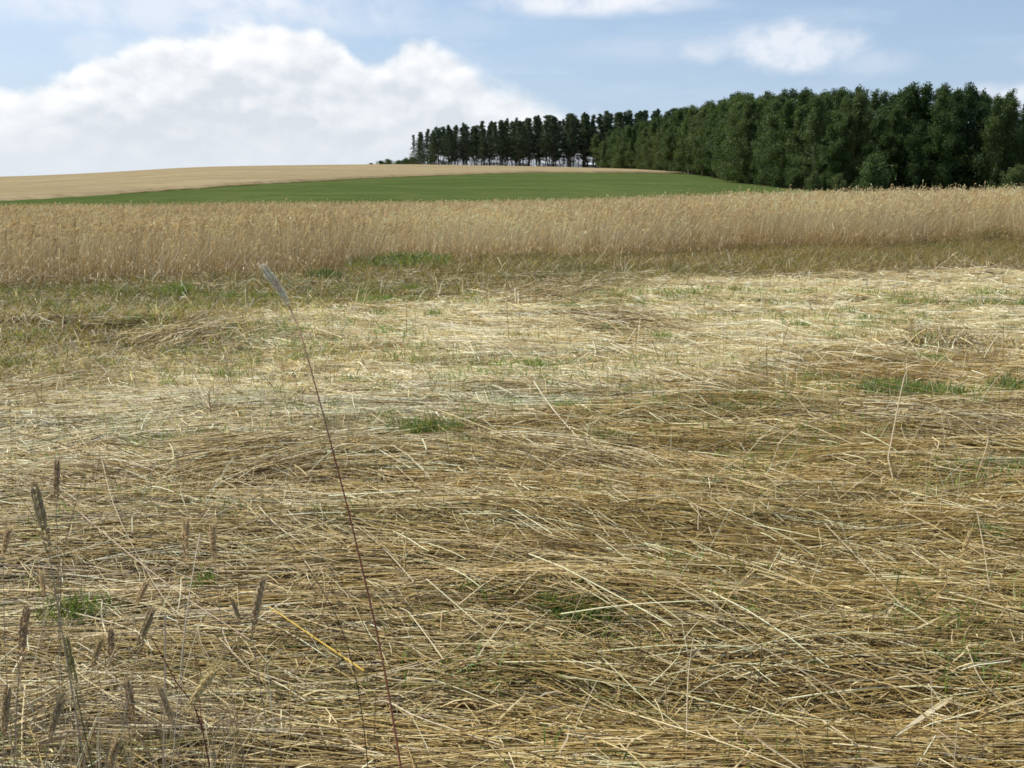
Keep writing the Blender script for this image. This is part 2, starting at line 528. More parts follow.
# thin red-brown grassy strip along the field border
s_m = ground_mat('field_margin', (0.20, 0.14, 0.07), (0.16, 0.11, 0.05), (0.13, 0.13, 0.05), 0.2, 1.5)
mk = (ts2 > tpx(120))
field_sheet('field_margin_path', ts2[mk], yb2[mk] - 1.6, yb2[mk] + 0.3, 6, s_m, 0.20)

# ------------------------------------------------------------------ strands of the flattened crop
PAL = np.array([[0.68, 0.56, 0.31],    # 0 straw
                [0.90, 0.80, 0.54],    # 1 pale, bleached
                [0.46, 0.345, 0.14],   # 2 golden brown
                [0.46, 0.385, 0.25],   # 3 grey, weathered
                [0.24, 0.17, 0.08],   # 4 dark brown
                [0.245, 0.225, 0.085],   # 5 olive
                [0.14, 0.21, 0.045]])  # 6 green


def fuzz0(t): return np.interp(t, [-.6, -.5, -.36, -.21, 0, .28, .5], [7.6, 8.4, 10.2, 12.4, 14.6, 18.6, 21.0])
def pale0(t): return np.interp(t, [-.5, -.2, 0, .2, .35, .5], [5.2, 5.6, 6.5, 7.2, 8.6, 9.6])


def pick(x, y, n=0, green=True):
    """colour classes by place: bleached in the middle distance, golden brown near and to the right"""
    t = x / np.maximum(y, 1)
    nz = fbm(x * 0.55, y * 1.1, 31); n2 = fbm(x * 1.6, y * 3.2, 32)
    pp = pale0(t) + .8 * vn(x * .6, y * .3, 35); pale = 1.3 * sm(y, pp - .4, pp + .8) * (1 - 0.45 * sm(t, 0.22, 0.42)) * (1 - sm(y, fuzz0(t) - 1, fuzz0(t) + 1.5))
    pale = np.clip(pale + 0.35 * nz * (pale > 0.05), 0, 1)
    gold = (1 - sm(y, 5.4, 7.2)) * (.08 + .5 * sm(t, -.3, .2)) + 0.4 * sm(t, 0.1, 0.4)
    f0 = fuzz0(t)
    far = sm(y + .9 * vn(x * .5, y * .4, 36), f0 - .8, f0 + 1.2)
    w = np.stack([0.32 + 0.25 * pale, 0.10 + 0.95 * pale + 0.06 * (n2 > 0.3), 0.28 + 1.2 * gold * (1 - pale) + 0.2 * np.clip(n2, 0, 1),
                  0.14 - 0.06 * pale + 0.10 * sm(-t, 0, .4), 0.14 + 0.14 * np.clip(-n2, 0, 1) - 0.05 * pale,
                  0.06 + 0.75 * far + 0.10 * np.clip(nz, 0, 1), 0.012 + 0.10 * far * np.clip(0.3 + nz, 0, 1)], 1)
    if not green: w[:, 5] *= .6; w[:, 6] = 0
    dk = sm(fbm(x * .45 + 7, y * 1.3, 33), .05, .5) * (1 - .8 * np.clip(pale, 0, 1))
    w[:, 4] += .28 * dk; w[:, 2] += .25 * dk
    pc = np.clip(pale, 0, 1); w[:, 4] *= 1 - .8 * pc; w[:, 2] *= 1 - .6 * pc; w[:, 3] *= 1 - .65 * pc
    w = np.clip(w, 0.0, None); w /= w.sum(1, keepdims=True)
    c = np.cumsum(w, 1)
    k = (rng.random((len(x), 1)) > c).sum(1).clip(0, 6)
    col = PAL[k] * rng.uniform(0.78, 1.2, (len(x), 1)) * (1 + rng.normal(0, 0.018, (len(x), 3)))
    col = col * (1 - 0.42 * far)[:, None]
    return np.clip(col, 0.01, 0.85)


def lay(N, y0, y1, bunch, L, wd, tube, K=5, jit=5, lone=0.12, hmax=0.07, tmax=0.62, power=1.0):
    """bunches of straw lying on the ground between depths y0 and y1"""
    nb = max(1, N // bunch)
    # even over the area of the wedge
    cy = np.sqrt(rng.uniform(y0 ** 2, y1 ** 2, nb)); cx = rng.uniform(-1, 1, nb) * ((tmax - .03) * cy + 1.7)
    tt = np.clip(cx / cy, -.7, .7)
    swirl = 7 * vn(cx * 0.5, cy * 0.8, 41) + 5 * vn(cx * 1.2, cy * 1.8, 42)
    leftmid = sm(-tt, 0.10, 0.32) * sm(cy, 4.6, 5.6) * (1 - sm(cy, 7.0, 8.5))
    swirl = swirl + leftmid * (22 + 25 * vn(cx * 1.5, cy * 1.5, 43))
    far = sm(cy, 7, 12)
    ang = swirl * (1 + 1.3 * far) + rng.normal(0, 4 + 10 * far, nb) - 3
    keep = rng.random(nb) > .72 * sm(cy, fuzz0(tt) - .6, fuzz0(tt) + 1.4)
    cx, cy, ang, tt = cx[keep], cy[keep], ang[keep], tt[keep]; nb = len(cx)
    cw = rng.uniform(0.02, 0.07, nb); hb = rng.random(nb) ** 1.5 * hmax
    cv = rng.normal(0, 0.16, nb)
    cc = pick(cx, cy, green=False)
    i = np.repeat(np.arange(nb), bunch)
    n = len(i)
    a = ang[i] + rng.normal(0, jit, n)
    lon = rng.random(n) < lone
    a = np.where(lon, np.where(rng.random(n) < .62, rng.normal(-48, 20, n), a + rng.normal(0, 34, n)), a)
    a = np.radians(a)
    off = rng.normal(0, 1, n) * cw[i]; along = rng.normal(0, 0.22, n) * L
    ca, sa = np.cos(np.radians(ang[i])), np.sin(np.radians(ang[i]))
    x0 = cx[i] + along * ca - off * sa; y0_ = cy[i] + along * sa + off * ca
    Ln = L * rng.uniform(0.35, 1.3, n) * np.where(lon, .7, 1.0)
    s = np.linspace(-0.5, 0.5, K)[None, :]
    curv = (cv[i] + rng.normal(0, 0.03, n))[:, None]
    curv = np.where(lon[:, None], curv * .3, curv)
    dx = s * Ln[:, None]; dy = curv * (s * s * 4 - 0.33) * Ln[:, None] * 0.5
    # kinked stems
    kink = (rng.random(n) < 0.4)[:, None] * rng.normal(0, 0.12, (n, 1)) * np.abs(s - rng.uniform(-.3, .3, (n, 1))) * Ln[:, None]
    dy = dy + kink
    px_ = x0[:, None] + dx * np.cos(a)[:, None] - dy * np.sin(a)[:, None]
    py_ = y0_[:, None] + dx * np.sin(a)[:, None] + dy * np.cos(a)[:, None]
    hz = HT(px_, py_)
    flat = (hz[:, :1] * (0.5 - s) + hz[:, -1:] * (s + 0.5))
    drape = np.where(lon, 0.2, 0.8)[:, None]
    z = hz * drape + flat * (1 - drape)
    h0 = np.clip(hb[i] + rng.normal(0, 0.010, n), 0.0, None) + 0.004
    h0 = np.where(lon, h0 + rng.uniform(0.0, 0.05, n), h0)
    pitch = np.where(lon, rng.normal(0, 0.10, n), rng.normal(0, 0.025, n))[:, None] * s * Ln[:, None]
    arch = (0.25 - s * s) * np.where(lon, rng.uniform(0, 0.12, n), rng.uniform(0, .04, n))[:, None] * Ln[:, None]
    z = np.maximum(z + h0[:, None] + pitch + arch, hz + 0.003)
    col = cc[i] * rng.uniform(0.8, 1.25, (n, 1))
    own = rng.random(n) < 0.35
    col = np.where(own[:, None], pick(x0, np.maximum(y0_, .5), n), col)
    col = np.where((lon & (rng.random(n) < 0.55))[:, None], PAL[rng.integers(0, 2, n)] * rng.uniform(0.85, 1.15, (n, 1)), col)
    warm = (1 - sm(y0_, pale0(x0 / np.maximum(y0_, .5)) - .8, pale0(x0 / np.maximum(y0_, .5)) + .4))[:, None]
    col = col * (1 - warm * (.15 + .85 * sm(x0 / np.maximum(y0_, .5), -.35, .1))[:, None] * np.array([.03, .06, .15]))
    Pn = np.stack([px_, py_, z], -1)
    w = wd * rng.uniform(0.6, 1.4, n)
    prof = np.linspace(1.15, 0.75, K)
    return tubes(Pn, w, np.clip(col, 0, .85), 3, prof) if tube else ribbons(Pn, w, np.clip(col, 0, .85), prof=prof)


parts = [lay(76000, 2.1, 4.6, 20, 0.70, 0.0038, True, jit=4, lone=0.04, hmax=0.12),
         lay(82000, 4.4, 7.4, 18, 0.64, 0.0044, True, K=4, jit=5, lone=0.055, hmax=0.11),
         lay(34000, 2.1, 4.8, 3, 0.20, 0.0034, True, K=3, jit=24, lone=.35, hmax=.13), lay(34000, 4.6, 8.0, 3, 0.22, 0.0044, False, K=3, jit=24, lone=.35, hmax=.12),
         lay(500, 2.1, 5.5, 2, 0.75, 0.0052, True, jit=10, lone=0.3, hmax=0.15),
         lay(112000, 7.2, 12.0, 11, 0.46, 0.0062, False, K=4, jit=9, lone=0.16, hmax=0.08),
         lay(90000, 11.8, 18.5, 8, 0.42, 0.0085, False, K=4, jit=15, lone=0.22, hmax=0.07)]


def heap(px, py, rx, ry, n, ang, L=.8, w=.005, rise=.10):
    c = on_ground(px, py); k = c[1] / F
    x = c[0] + rng.normal(0, .5, n) * rx * k; y = c[1] + rng.normal(0, .5, n) * ry * k / max(.12, CAM_H / c[1])
    a = np.radians(ang + rng.normal(0, 14, n)); Ln = L * rng.uniform(.5, 1.3, n); s = np.linspace(-.5, .5, 5)[None, :]
    cv = rng.normal(0, .10, (n, 1)) * (s * s * 4 - .33) * Ln[:, None]
    xx = x[:, None] + s * Ln[:, None] * np.cos(a)[:, None] - cv * np.sin(a)[:, None]; yy = y[:, None] + s * Ln[:, None] * np.sin(a)[:, None] + cv * np.cos(a)[:, None]
    hh = rng.random(n)[:, None] ** 1.3 * rise * np.exp(-(((x - c[0]) / (rx * k)) ** 2))[:, None]
    zz = HT(x, y)[:, None] + hh + .03 + s * Ln[:, None] * rng.normal(0, .14, (n, 1)) + .06 * Ln[:, None] * (.25 - s * s) * 4
    zz = np.maximum(zz, HT(xx, yy) + .01)
    col = PAL[np.array([0, 0, 1, 2, 2, 3, 4])[rng.integers(0, 7, n)]] * rng.uniform(.8, 1.15, (n, 1))
    return tubes(np.stack([xx, yy, zz], -1), w * rng.uniform(.6, 1.3, n), np.clip(col, 0, .85), 3, np.linspace(1.15, .7, 5))


parts += [heap(250, 478, 90, 26, 900, 28), heap(120, 500, 100, 26, 500, -25), heap(60, 395, 80, 22, 500, 60, .6, .006), heap(620, 330, 60, 14, 500, -50, .7, .009, .15),
          heap(560, 300, 60, 12, 400, 50, .6, .010, .2), heap(200, 340, 90, 14, 500, 70, .6, .009, .15), heap(950, 350, 60, 14, 300, 60, .6, .009, .12), heap(940, 440, 70, 14, 300, -35, .7, .006, .2),
          heap(560, 470, 120, 18, 260, -32), heap(60, 740, 80, 40, 260, 40, .5, .004), heap(760, 660, 100, 30, 160, -30, .6, .0045)]
V, Fs, cc = join(parts)
o = mesh_np('flattened_straw', V, Fs, M_straw, col=cc)
tag(o, 'flattened straw of lodged ripe rye covering the near field in long bunches', 'straw', kind='stuff')

# ------------------------------------------------------------------ loose stalks sticking up / short chaff and leaf shreds
def stand(N, y0, y1, Lr, wd, lean, cols, K=4, tmax=0.62, dens=None, curl=0.4, up0=0.0, patchy=False):
    y = np.sqrt(rng.uniform(y0 ** 2, y1 ** 2, N)); x = rng.uniform(-tmax, tmax, N) * y
    if dens is not None:
        k = rng.random(N) < dens(x, y); x, y = x[k], y[k]
    n = len(x)
    L = rng.uniform(*Lr, n)
    az = rng.uniform(0, 2 * PI, n)
    le = np.radians(np.abs(rng.normal(lean[0], lean[1], n)))
    s = np.linspace(0, 1, K)[None, :]
    th = le[:, None] * (1 - curl) + (curl * 2.2 * le)[:, None] * s
    th = np.minimum(th, 1.75)
    ds = np.zeros((n, K)); ds[:, 1:] = 1.0 / (K - 1)
    hor = np.cumsum(np.sin(th) * ds, 1) * L[:, None]; ver = np.cumsum(np.cos(th) * ds, 1) * L[:, None]
    xx = x[:, None] + hor * np.cos(az)[:, None]; yy = y[:, None] + hor * np.sin(az)[:, None]
    z0 = HT(x, y)[:, None] + up0
    zz = np.maximum(z0 + ver, HT(xx, yy) + 0.004)
    k = rng.choice(len(cols), n, p=None)
    ci = np.array(cols)[k]
    if patchy:
        q = fbm(x * .35, y * .8, 55) + rng.normal(0, .25, n) + .45 * (x / y) * (x > 0)
        ci = np.where((ci >= 5) & (q > .2), np.where(rng.random(n) < .5, 2, 4), ci)
        ci = np.where((ci < 5) & (q < -.2), 5, ci)
    col = PAL[ci] * (np.array([.80, .79, .76]) * (1 - .14 * sm(-x / y, .0, .3))[:, None] if patchy else 1.0) * rng.uniform(0.8, 1.2, (n, 1))
    return np.stack([xx, yy, zz], -1), wd * rng.uniform(0.6, 1.4, n), np.clip(col, 0, 0.85)


def fuzz(x, y):
    """matted grass: a band in front of the standing crop and a corner at the left"""
    t = x / y
    y2 = y + .9 * vn(x * .5, y * .4, 36)
    band = sm(y2, fuzz0(t) - 1.2, fuzz0(t) + .8)
    left = sm(-t, 0.05, 0.40) * sm(y, 6.2, 8.0) * .3
    n = 0.55 + 0.6 * fbm(x * 0.5, y * 0.7, 51)
    return np.clip(np.maximum(band, left * 0.9) * np.clip(n + 0.35, 0.25, 1), 0, 1)


EDGE_T = np.array([tpx(a) for a in (-300, 0, 200, 400, 600, 800, 1000, 1300)])
EDGE_Y = np.array([12.4, 14.6, 17.2, 20.2, 23.2, 26.5, 29.0, 32.0])
def crop_edge(x, y): return np.interp(x / y, EDGE_T, EDGE_Y) + 0.9 * vn(x * 0.5, y * 0.2, 61) + 0.6 * vn(x * 1.7, y * .5, 62)


gp = []
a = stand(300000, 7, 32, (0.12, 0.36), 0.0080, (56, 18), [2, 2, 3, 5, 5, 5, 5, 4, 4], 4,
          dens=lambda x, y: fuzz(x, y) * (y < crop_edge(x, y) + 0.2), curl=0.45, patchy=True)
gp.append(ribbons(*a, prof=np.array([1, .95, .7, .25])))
a = stand(90000, 7.5, 32, (0.10, 0.28), 0.009, (42, 20), [5, 6, 5, 6, 2], 4,
          dens=lambda x, y: fuzz(x, y) * (y < crop_edge(x, y) + 0.2) * sm(fbm(x * 0.35, y * 0.6, 53), -0.05, 0.5) * 0.9, curl=0.5)
gp.append(ribbons(*a, prof=np.array([1, .95, .7, .2])))
a = stand(110000, 5.4, 13, (0.10, 0.32), 0.0052, (58, 16), [0, 3, 3, 2, 0, 4, 1], 4, curl=0.5, up0=.03, tmax=.6,
          dens=lambda x, y: sm(-x / y, .08, .36) * sm(y, 5.4, 7) * np.clip(.45 + .8 * fbm(x * .8, y * 1.1, 57), 0, 1))
gp.append(ribbons(*a, prof=np.array([1, .95, .7, .25])))
V, Fs, cc = join(gp)
o = mesh_np('matted_grass', V, Fs, M_grass, col=cc)
tag(o, 'matted brown and olive grass in a band before the standing grain', 'grass', kind='stuff')

# stubble and thin loose straw standing out of the mat
gp = []
a = stand(5200, 2.2, 9, (0.10, 0.42), 0.0030, (50, 20), [0, 1, 1, 2, 3, 4], 4, curl=0.25); gp.append(tubes(*a, 3, np.array([1, .95, .85, .6])))
a = stand(9000, 8, 22, (0.12, 0.45), 0.0060, (55, 20), [0, 1, 1, 2, 3], 4, curl=0.3); gp.append(ribbons(*a, prof=np.array([1, .95, .85, .6])))
a = stand(1100, 2.2, 10, (0.15, 0.40), 0.0024, (14, 9), [4, 3, 4, 2], 4, curl=0.2); gp.append(tubes(*a, 3, np.array([1, .95, .85, .5])))
n_ = 260; y_ = rng.uniform(1.55, 2.5, n_); x_ = rng.uniform(-.56, -.27, n_) * y_; L_ = rng.uniform(.35, .85, n_); az_ = rng.uniform(0, 2 * PI, n_)
s_ = np.linspace(0, 1, 5)[None, :]; h_ = (L_ * rng.uniform(.05, .6, n_))[:, None] * s_ ** 1.6
gp.append(tubes(np.stack([x_[:, None] + h_ * np.cos(az_)[:, None], y_[:, None] + h_ * np.sin(az_)[:, None], HT(x_, y_)[:, None] + L_[:, None] * (s_ - .25 * s_ ** 4)], -1), rng.uniform(.0012, .0026, n_),
          np.clip(PAL[np.array([0, 3, 3, 2, 4, 1])[rng.integers(0, 6, n_)]] * .9, 0, .8), 3, np.linspace(1.1, .5, 5)))
a = stand(600, 8, 20, (0.2, 0.5), 0.0050, (15, 10), [4, 3, 4, 2], 4, curl=0.2); gp.append(ribbons(*a, prof=np.array([1, .95, .85, .5])))
V, Fs, cc = join(gp)
o = mesh_np('loose_stubble', V, Fs, M_straw, col=cc)
tag(o, 'thin loose straws and stubble standing out of the flattened straw', 'straw', kind='stuff')

# shreds of dry leaf and chaff
def shreds(N, y0, y1, Lr, wd, cols, h):
    y = np.sqrt(rng.uniform(y0 ** 2, y1 ** 2, N)); x = rng.uniform(-.62, .62, N) * y
    a = np.where(rng.random(N) < 0.6, rng.normal(0, 0.35, N), rng.uniform(0, PI, N))
    L = rng.uniform(*Lr, N); s = np.linspace(-.5, .5, 4)[None, :]
    cv = rng.normal(0, .5, N)[:, None] * s * s
    xx = x[:, None] + L[:, None] * (s * np.cos(a)[:, None] - cv * np.sin(a)[:, None])
    yy = y[:, None] + L[:, None] * (s * np.sin(a)[:, None] + cv * np.cos(a)[:, None])
    zz = HT(xx, yy) + (rng.uniform(0.01, h, N)[:, None]) + rng.normal(0, 0.35, N)[:, None] * s * L[:, None] + L[:, None] * rng.uniform(0, .5, N)[:, None] * (.25 - s * s)
    zz = np.maximum(zz, HT(xx, yy) + 0.003)
    col = PAL[np.array(cols)[rng.integers(0, len(cols), N)]] * rng.uniform(.75, 1.2, (N, 1))
    return ribbons(np.stack([xx, yy, zz], -1), wd * rng.uniform(.4, 1.3, N), np.clip(col, 0, .85), prof=np.array([.4, 1, .9, .15]))


V, Fs, cc = join([shreds(22000, 2.1, 5, (.03, .14), .005, [0, 0, 2, 2, 3, 4, 4], .13), shreds(24000, 5, 10, (.05, .18), .008, [0, 1, 2, 3, 4], .09),
                  shreds(20000, 9, 18, (.06, .2), .011, [0, 1, 1, 2, 3], .08)])
o = mesh_np('leaf_litter', V, Fs, M_straw, col=cc)
tag(o, 'shreds of dry leaf and chaff scattered over the flattened straw', 'straw litter', kind='stuff')

# ------------------------------------------------------------------ the standing crop
def crop(N, y0, y1, wk, front=None, tall=1.0, tmin=-.70):
    y = np.sqrt(rng.uniform(y0 ** 2, y1 ** 2, N)); x = rng.uniform(tmin, 0.66, N) * y
    e = crop_edge(x, y)
    k = (y > e) & (y < e + front) if front else (y > e)
    x, y = x[k], y[k]; n = len(x)
    e = crop_edge(x, y)
    t = x / y
    near = np.clip((y - e) / 1.3, 0, 1)
    hgt = tall * (0.86 + 0.29 * sm(t, -0.25, 0.5)) * rng.normal(1, 0.095, n) * (0.72 + 0.28 * near) * (1 + 0.07 * vn(x * .25, y * .25, 71) + .06 * vn(x * .9, y * .6, 73))
    hgt = np.where(rng.random(n) < 0.02, hgt * 1.13, hgt)
    az = rng.normal(0.1, 0.9, n)
    az = np.where(rng.random(n) < 0.25, rng.uniform(0, 2 * PI, n), az)
    lean = np.abs(rng.normal(0.10, 0.13, n)) + (1 - near) * np.abs(rng.normal(0, .38, n)) + .12 * (vn(x * .7, y * .4, 74) > .2)
    s = np.array([0, .33, .66, 1.0])[None, :]
    hor = (lean[:, None] * s ** 1.7) * hgt[:, None]
    z0 = HT(x, y)[:, None]
    Pn = np.stack([x[:, None] + hor * np.cos(az)[:, None], y[:, None] + hor * np.sin(az)[:, None], z0 + hgt[:, None] * s * np.cos(lean)[:, None]], -1)
    pc = fbm(x * .3, y * .3, 72)
    base = np.where((rng.random(n) < 0.60 + .25 * pc)[:, None], np.array([.78, .665, .425]), np.array([.58, .455, .25]))
    base = base * (1 + .16 * fbm(x * .5, y * .35, 75))[:, None] * rng.uniform(.65, 1.25, (n, 1)) * np.where(t < -.15, .93, 1.0)[:, None]
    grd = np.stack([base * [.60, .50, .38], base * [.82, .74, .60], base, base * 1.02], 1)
    up = nrm(np.stack([rng.normal(0, .45, n), -np.ones(n), rng.normal(0, .2, n)], 1))
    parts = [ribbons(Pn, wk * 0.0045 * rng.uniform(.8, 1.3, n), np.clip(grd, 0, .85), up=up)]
    # ear: nodding spindle of two crossed blades
    tip = Pn[:, -1]; d0 = np.stack([np.cos(az) * .6, np.sin(az) * .6, np.ones(n)], 1) * 1.0
    nod = rng.uniform(0.1, 2.0, n)
    d1 = np.stack([np.cos(az) * nod, np.sin(az) * nod, 1.0 - nod * 0.8], 1)
    d0 = nrm(d0); d1 = nrm(d1)
    el = rng.uniform(.075, .125, n)[:, None]
    E = np.stack([tip, tip + d0 * el * .35, tip + (d0 * .45 + d1 * .3) * el, tip + (d0 * .5 + d1 * .65) * el], 1)
    ec = np.clip(base * rng.uniform(.9, 1.25, (n, 1)) * np.array([1.04, 1.0, .92]), 0, .85)
    for uu in (up, nrm(np.cross(up, d0))):
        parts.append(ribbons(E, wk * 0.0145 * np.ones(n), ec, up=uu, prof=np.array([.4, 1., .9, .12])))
    # dry leaf
    m = rng.random(n) < 0.75
    b = Pn[m, 1] * .5 + Pn[m, 2] * .5; b = b + 0; q = m.sum()
    la = rng.uniform(0, 2 * PI, q); ll = rng.uniform(.12, .26, q)
    hd = np.stack([np.cos(la), np.sin(la), np.zeros(q)], 1)
    b[:, 2] -= rng.uniform(0, .45, q) * hgt[m]
    b[:, :2] = Pn[m, 1, :2]
    b[:, 2] = np.maximum(b[:, 2], z0[m, 0] + .1)
    Lf = np.stack([b, b + hd * (ll * .45)[:, None] + np.array([0, 0, 1]) * (ll * .4)[:, None], b + hd * (ll * .9)[:, None] + np.array([0, 0, 1]) * (ll * rng.uniform(-.5, .3, q))[:, None]], 1)
    parts.append(ribbons(Lf, wk * .008 * np.ones(q), np.clip(base[m] * [.92, .9, .85], 0, .8), prof=np.array([.7, 1, .15])))
    return parts


cp = crop(60000, 12, 36, 1.15) + crop(50000, 35, CROP_END, 2.0) + crop(42000, 12, 34, 1.2, front=2.6)
cp += crop(3000, 20, 64, 1.7, tall=1.15) + crop(3000, 26, 66, 1.7, tall=1.2, tmin=.2)
V, Fs, cc = join(cp)
o = mesh_np('standing_rye', V, Fs, M_crop, col=cc)
tag(o, 'standing ripe rye in a tall pale golden strip across the field', 'rye crop', kind='stuff')

# ------------------------------------------------------------------ green patches
def tuft(px, py, rx, ry, n, label, hl=(0.05, 0.14), cols=((.12, .20, .045), (.17, .26, .06), (.20, .235, .08), (.24, .23, .09)), depth=None, wd=0.005):
    c = on_ground(px, py) if depth is None else P(px, py, depth)
    root = np.array([c[0], c[1], ht(c[0], c[1])])
    k = c[1] / F; n = int(n * 1.7)
    ex, ey = rx * k, ry * k / max(0.12, CAM_H / c[1])
    x = c[0] + np.clip(rng.normal(0, .45, n), -.8, .8) * ex; y = c[1] + np.clip(rng.normal(0, .45, n), -.8, .8) * ey
    L = rng.uniform(*hl, n); az = rng.uniform(0, 2 * PI, n); le = np.abs(rng.normal(.55, .3, n))
    s = np.array([0, .35, .7, 1.0])[None, :]
    hor = L[:, None] * s ** 1.5 * np.sin(le)[:, None]
    z = HT(x, y)[:, None] + 0.085 + 1.25 * L[:, None] * (s - .35 * s ** 3) * np.cos(le)[:, None]
    Pn = np.stack([x[:, None] + hor * np.cos(az)[:, None], y[:, None] + hor * np.sin(az)[:, None], z], -1)
    cl = np.array(cols)[rng.integers(0, len(cols), n)] * rng.uniform(.7, 1.25, (n, 1))
    V, Fc, c3 = ribbons(Pn, wd * rng.uniform(.6, 1.4, n), cl, prof=np.array([.8, 1, .7, .1]))
    o = mesh_np('grass_tuft', V, Fc, M_grass, col=c3, loc=root)
    tag(o, label, 'grass tuft', 'green tufts growing through the straw')
    return o


tuft(78, 645, 42, 12, 260, 'bright green grass tuft at the lower left, among the nearest grey rye ears', wd=.004)
tuft(207, 612, 12, 9, 40, 'small green leafy sprig just above and left of the curved grey rye ear', wd=.006, hl=(.05, .1))
tuft(425, 447, 46, 7, 430, 'low green grass tuft in the middle distance, at the lower rim of the bleached straw', wd=.005)
tuft(912, 408, 60, 9, 950, 'widest green grass tuft, on the right side of the field before dark straw', wd=.007, hl=(.06, .16))
tuft(1012, 404, 26, 7, 220, 'green grass tuft cut by the right edge of the picture', wd=.007, hl=(.06, .16))
tuft(990, 560, 24, 7, 300, 'green tuft beside the pale upright ear at the right', wd=.004, hl=(.04, .09))
tuft(580, 642, 48, 10, 500, 'dull green tuft in the near straw, right of the middle', wd=.004, hl=(.03, .08))
tuft(545, 634, 14, 7, 60, 'small dark green tuft by a short broken straw, near the middle of the near straw', wd=.004, hl=(.03, .08))
tuft(610, 455, 34, 6, 200, 'faint olive tuft right of the middle where pale straw meets brown', wd=.005, hl=(.04, .1), cols=((.17, .2, .06), (.2, .22, .08)))
tuft(175, 300, 14, 5, 160, 'bright green weed clump before the standing rye at the left', wd=.012, hl=(.12, .25))
tuft(820, 700, 20, 6, 120, 'little green tuft low in the right half of the nearest straw', wd=.004, hl=(.03, .07))
tuft(990, 240, 34, 4, 400, 'green weed patch at the foot of the standing rye, far right', wd=.016, hl=(.15, .4))
tuft(400, 268, 60, 6, 700, 'broad green patch at the foot of the standing rye, left of the middle', wd=.013, hl=(.10, .28))
tuft(325, 282, 22, 4, 150, 'small dark green patch just right of the tall lone rye ear', wd=.014, hl=(.08, .2), cols=((.06, .11, .03), (.09, .15, .04)))

# general green undergrowth in the gaps of the near straw
a = stand(60000, 2.2, 15, (0.04, 0.12), 0.0036, (45, 20), [5, 6, 6, 5], 4, curl=0.3, up0=0.055,
          dens=lambda x, y: np.clip(sm(fbm(x * 1.1, y * 2.2, 81), 0.10, 0.6), .03, 1) * .8)
gu = [ribbons(*a, prof=np.array([1, .95, .7, .2]))]
nc = 1500
cy_ = np.sqrt(rng.uniform(2.2 ** 2, 15 ** 2, nc)); cx_ = rng.uniform(-.6, .6, nc) * cy_
kk = rng.random(nc) < np.clip(.25 + .9 * fbm(cx_ * .7, cy_ * 1.2, 83), .04, 1); cx_, cy_ = cx_[kk], cy_[kk]; nc = len(cx_)
cn = rng.integers(8, 60, nc); ii = np.repeat(np.arange(nc), cn); nn_ = len(ii)
cr = (rng.uniform(.03, .16, nc))[ii]
bx, by = cx_[ii] + rng.normal(0, 1, nn_) * cr * 1.6, cy_[ii] + rng.normal(0, 1, nn_) * cr
bL = rng.uniform(.05, .15, nn_); ba = rng.uniform(0, 2 * PI, nn_); bl = np.abs(rng.normal(.6, .3, nn_)); s4 = np.array([0, .35, .7, 1.])[None, :]
bh = bL[:, None] * s4 ** 1.5 * np.sin(bl)[:, None]
bz = HT(bx, by)[:, None] + .095 + bL[:, None] * (s4 - .35 * s4 ** 3) * np.cos(bl)[:, None]
gc = np.array([(.14, .24, .05), (.18, .28, .06), (.20, .26, .08), (.25, .25, .09)])[rng.integers(0, 4, nc)][ii] * rng.uniform(.7, 1.25, (nn_, 1))
gu.append(ribbons(np.stack([bx[:, None] + bh * np.cos(ba)[:, None], by[:, None] + bh * np.sin(ba)[:, None], bz], -1), .0042 * rng.uniform(.6, 1.4, nn_) * (.7 + by * .08), gc, prof=np.array([.8, 1, .7, .1])))
V, Fs, cc = join(gu)
o = mesh_np('green_undergrowth', V, Fs, M_grass, col=cc)
tag(o, 'sparse short green blades growing up between the flattened straws', 'undergrowth', kind='stuff')

# ------------------------------------------------------------------ single rye stalks in the foreground
def one_tube(pts, wid, colr, n=14, sides=5, taper=(1.0, 0.7)):
    Pn = catmull(pts, n)[None]
    return tubes(Pn, np.array([wid]), np.array([colr]) if np.ndim(colr) == 1 else np.asarray(colr)[None], sides, np.linspace(taper[0], taper[1], n))


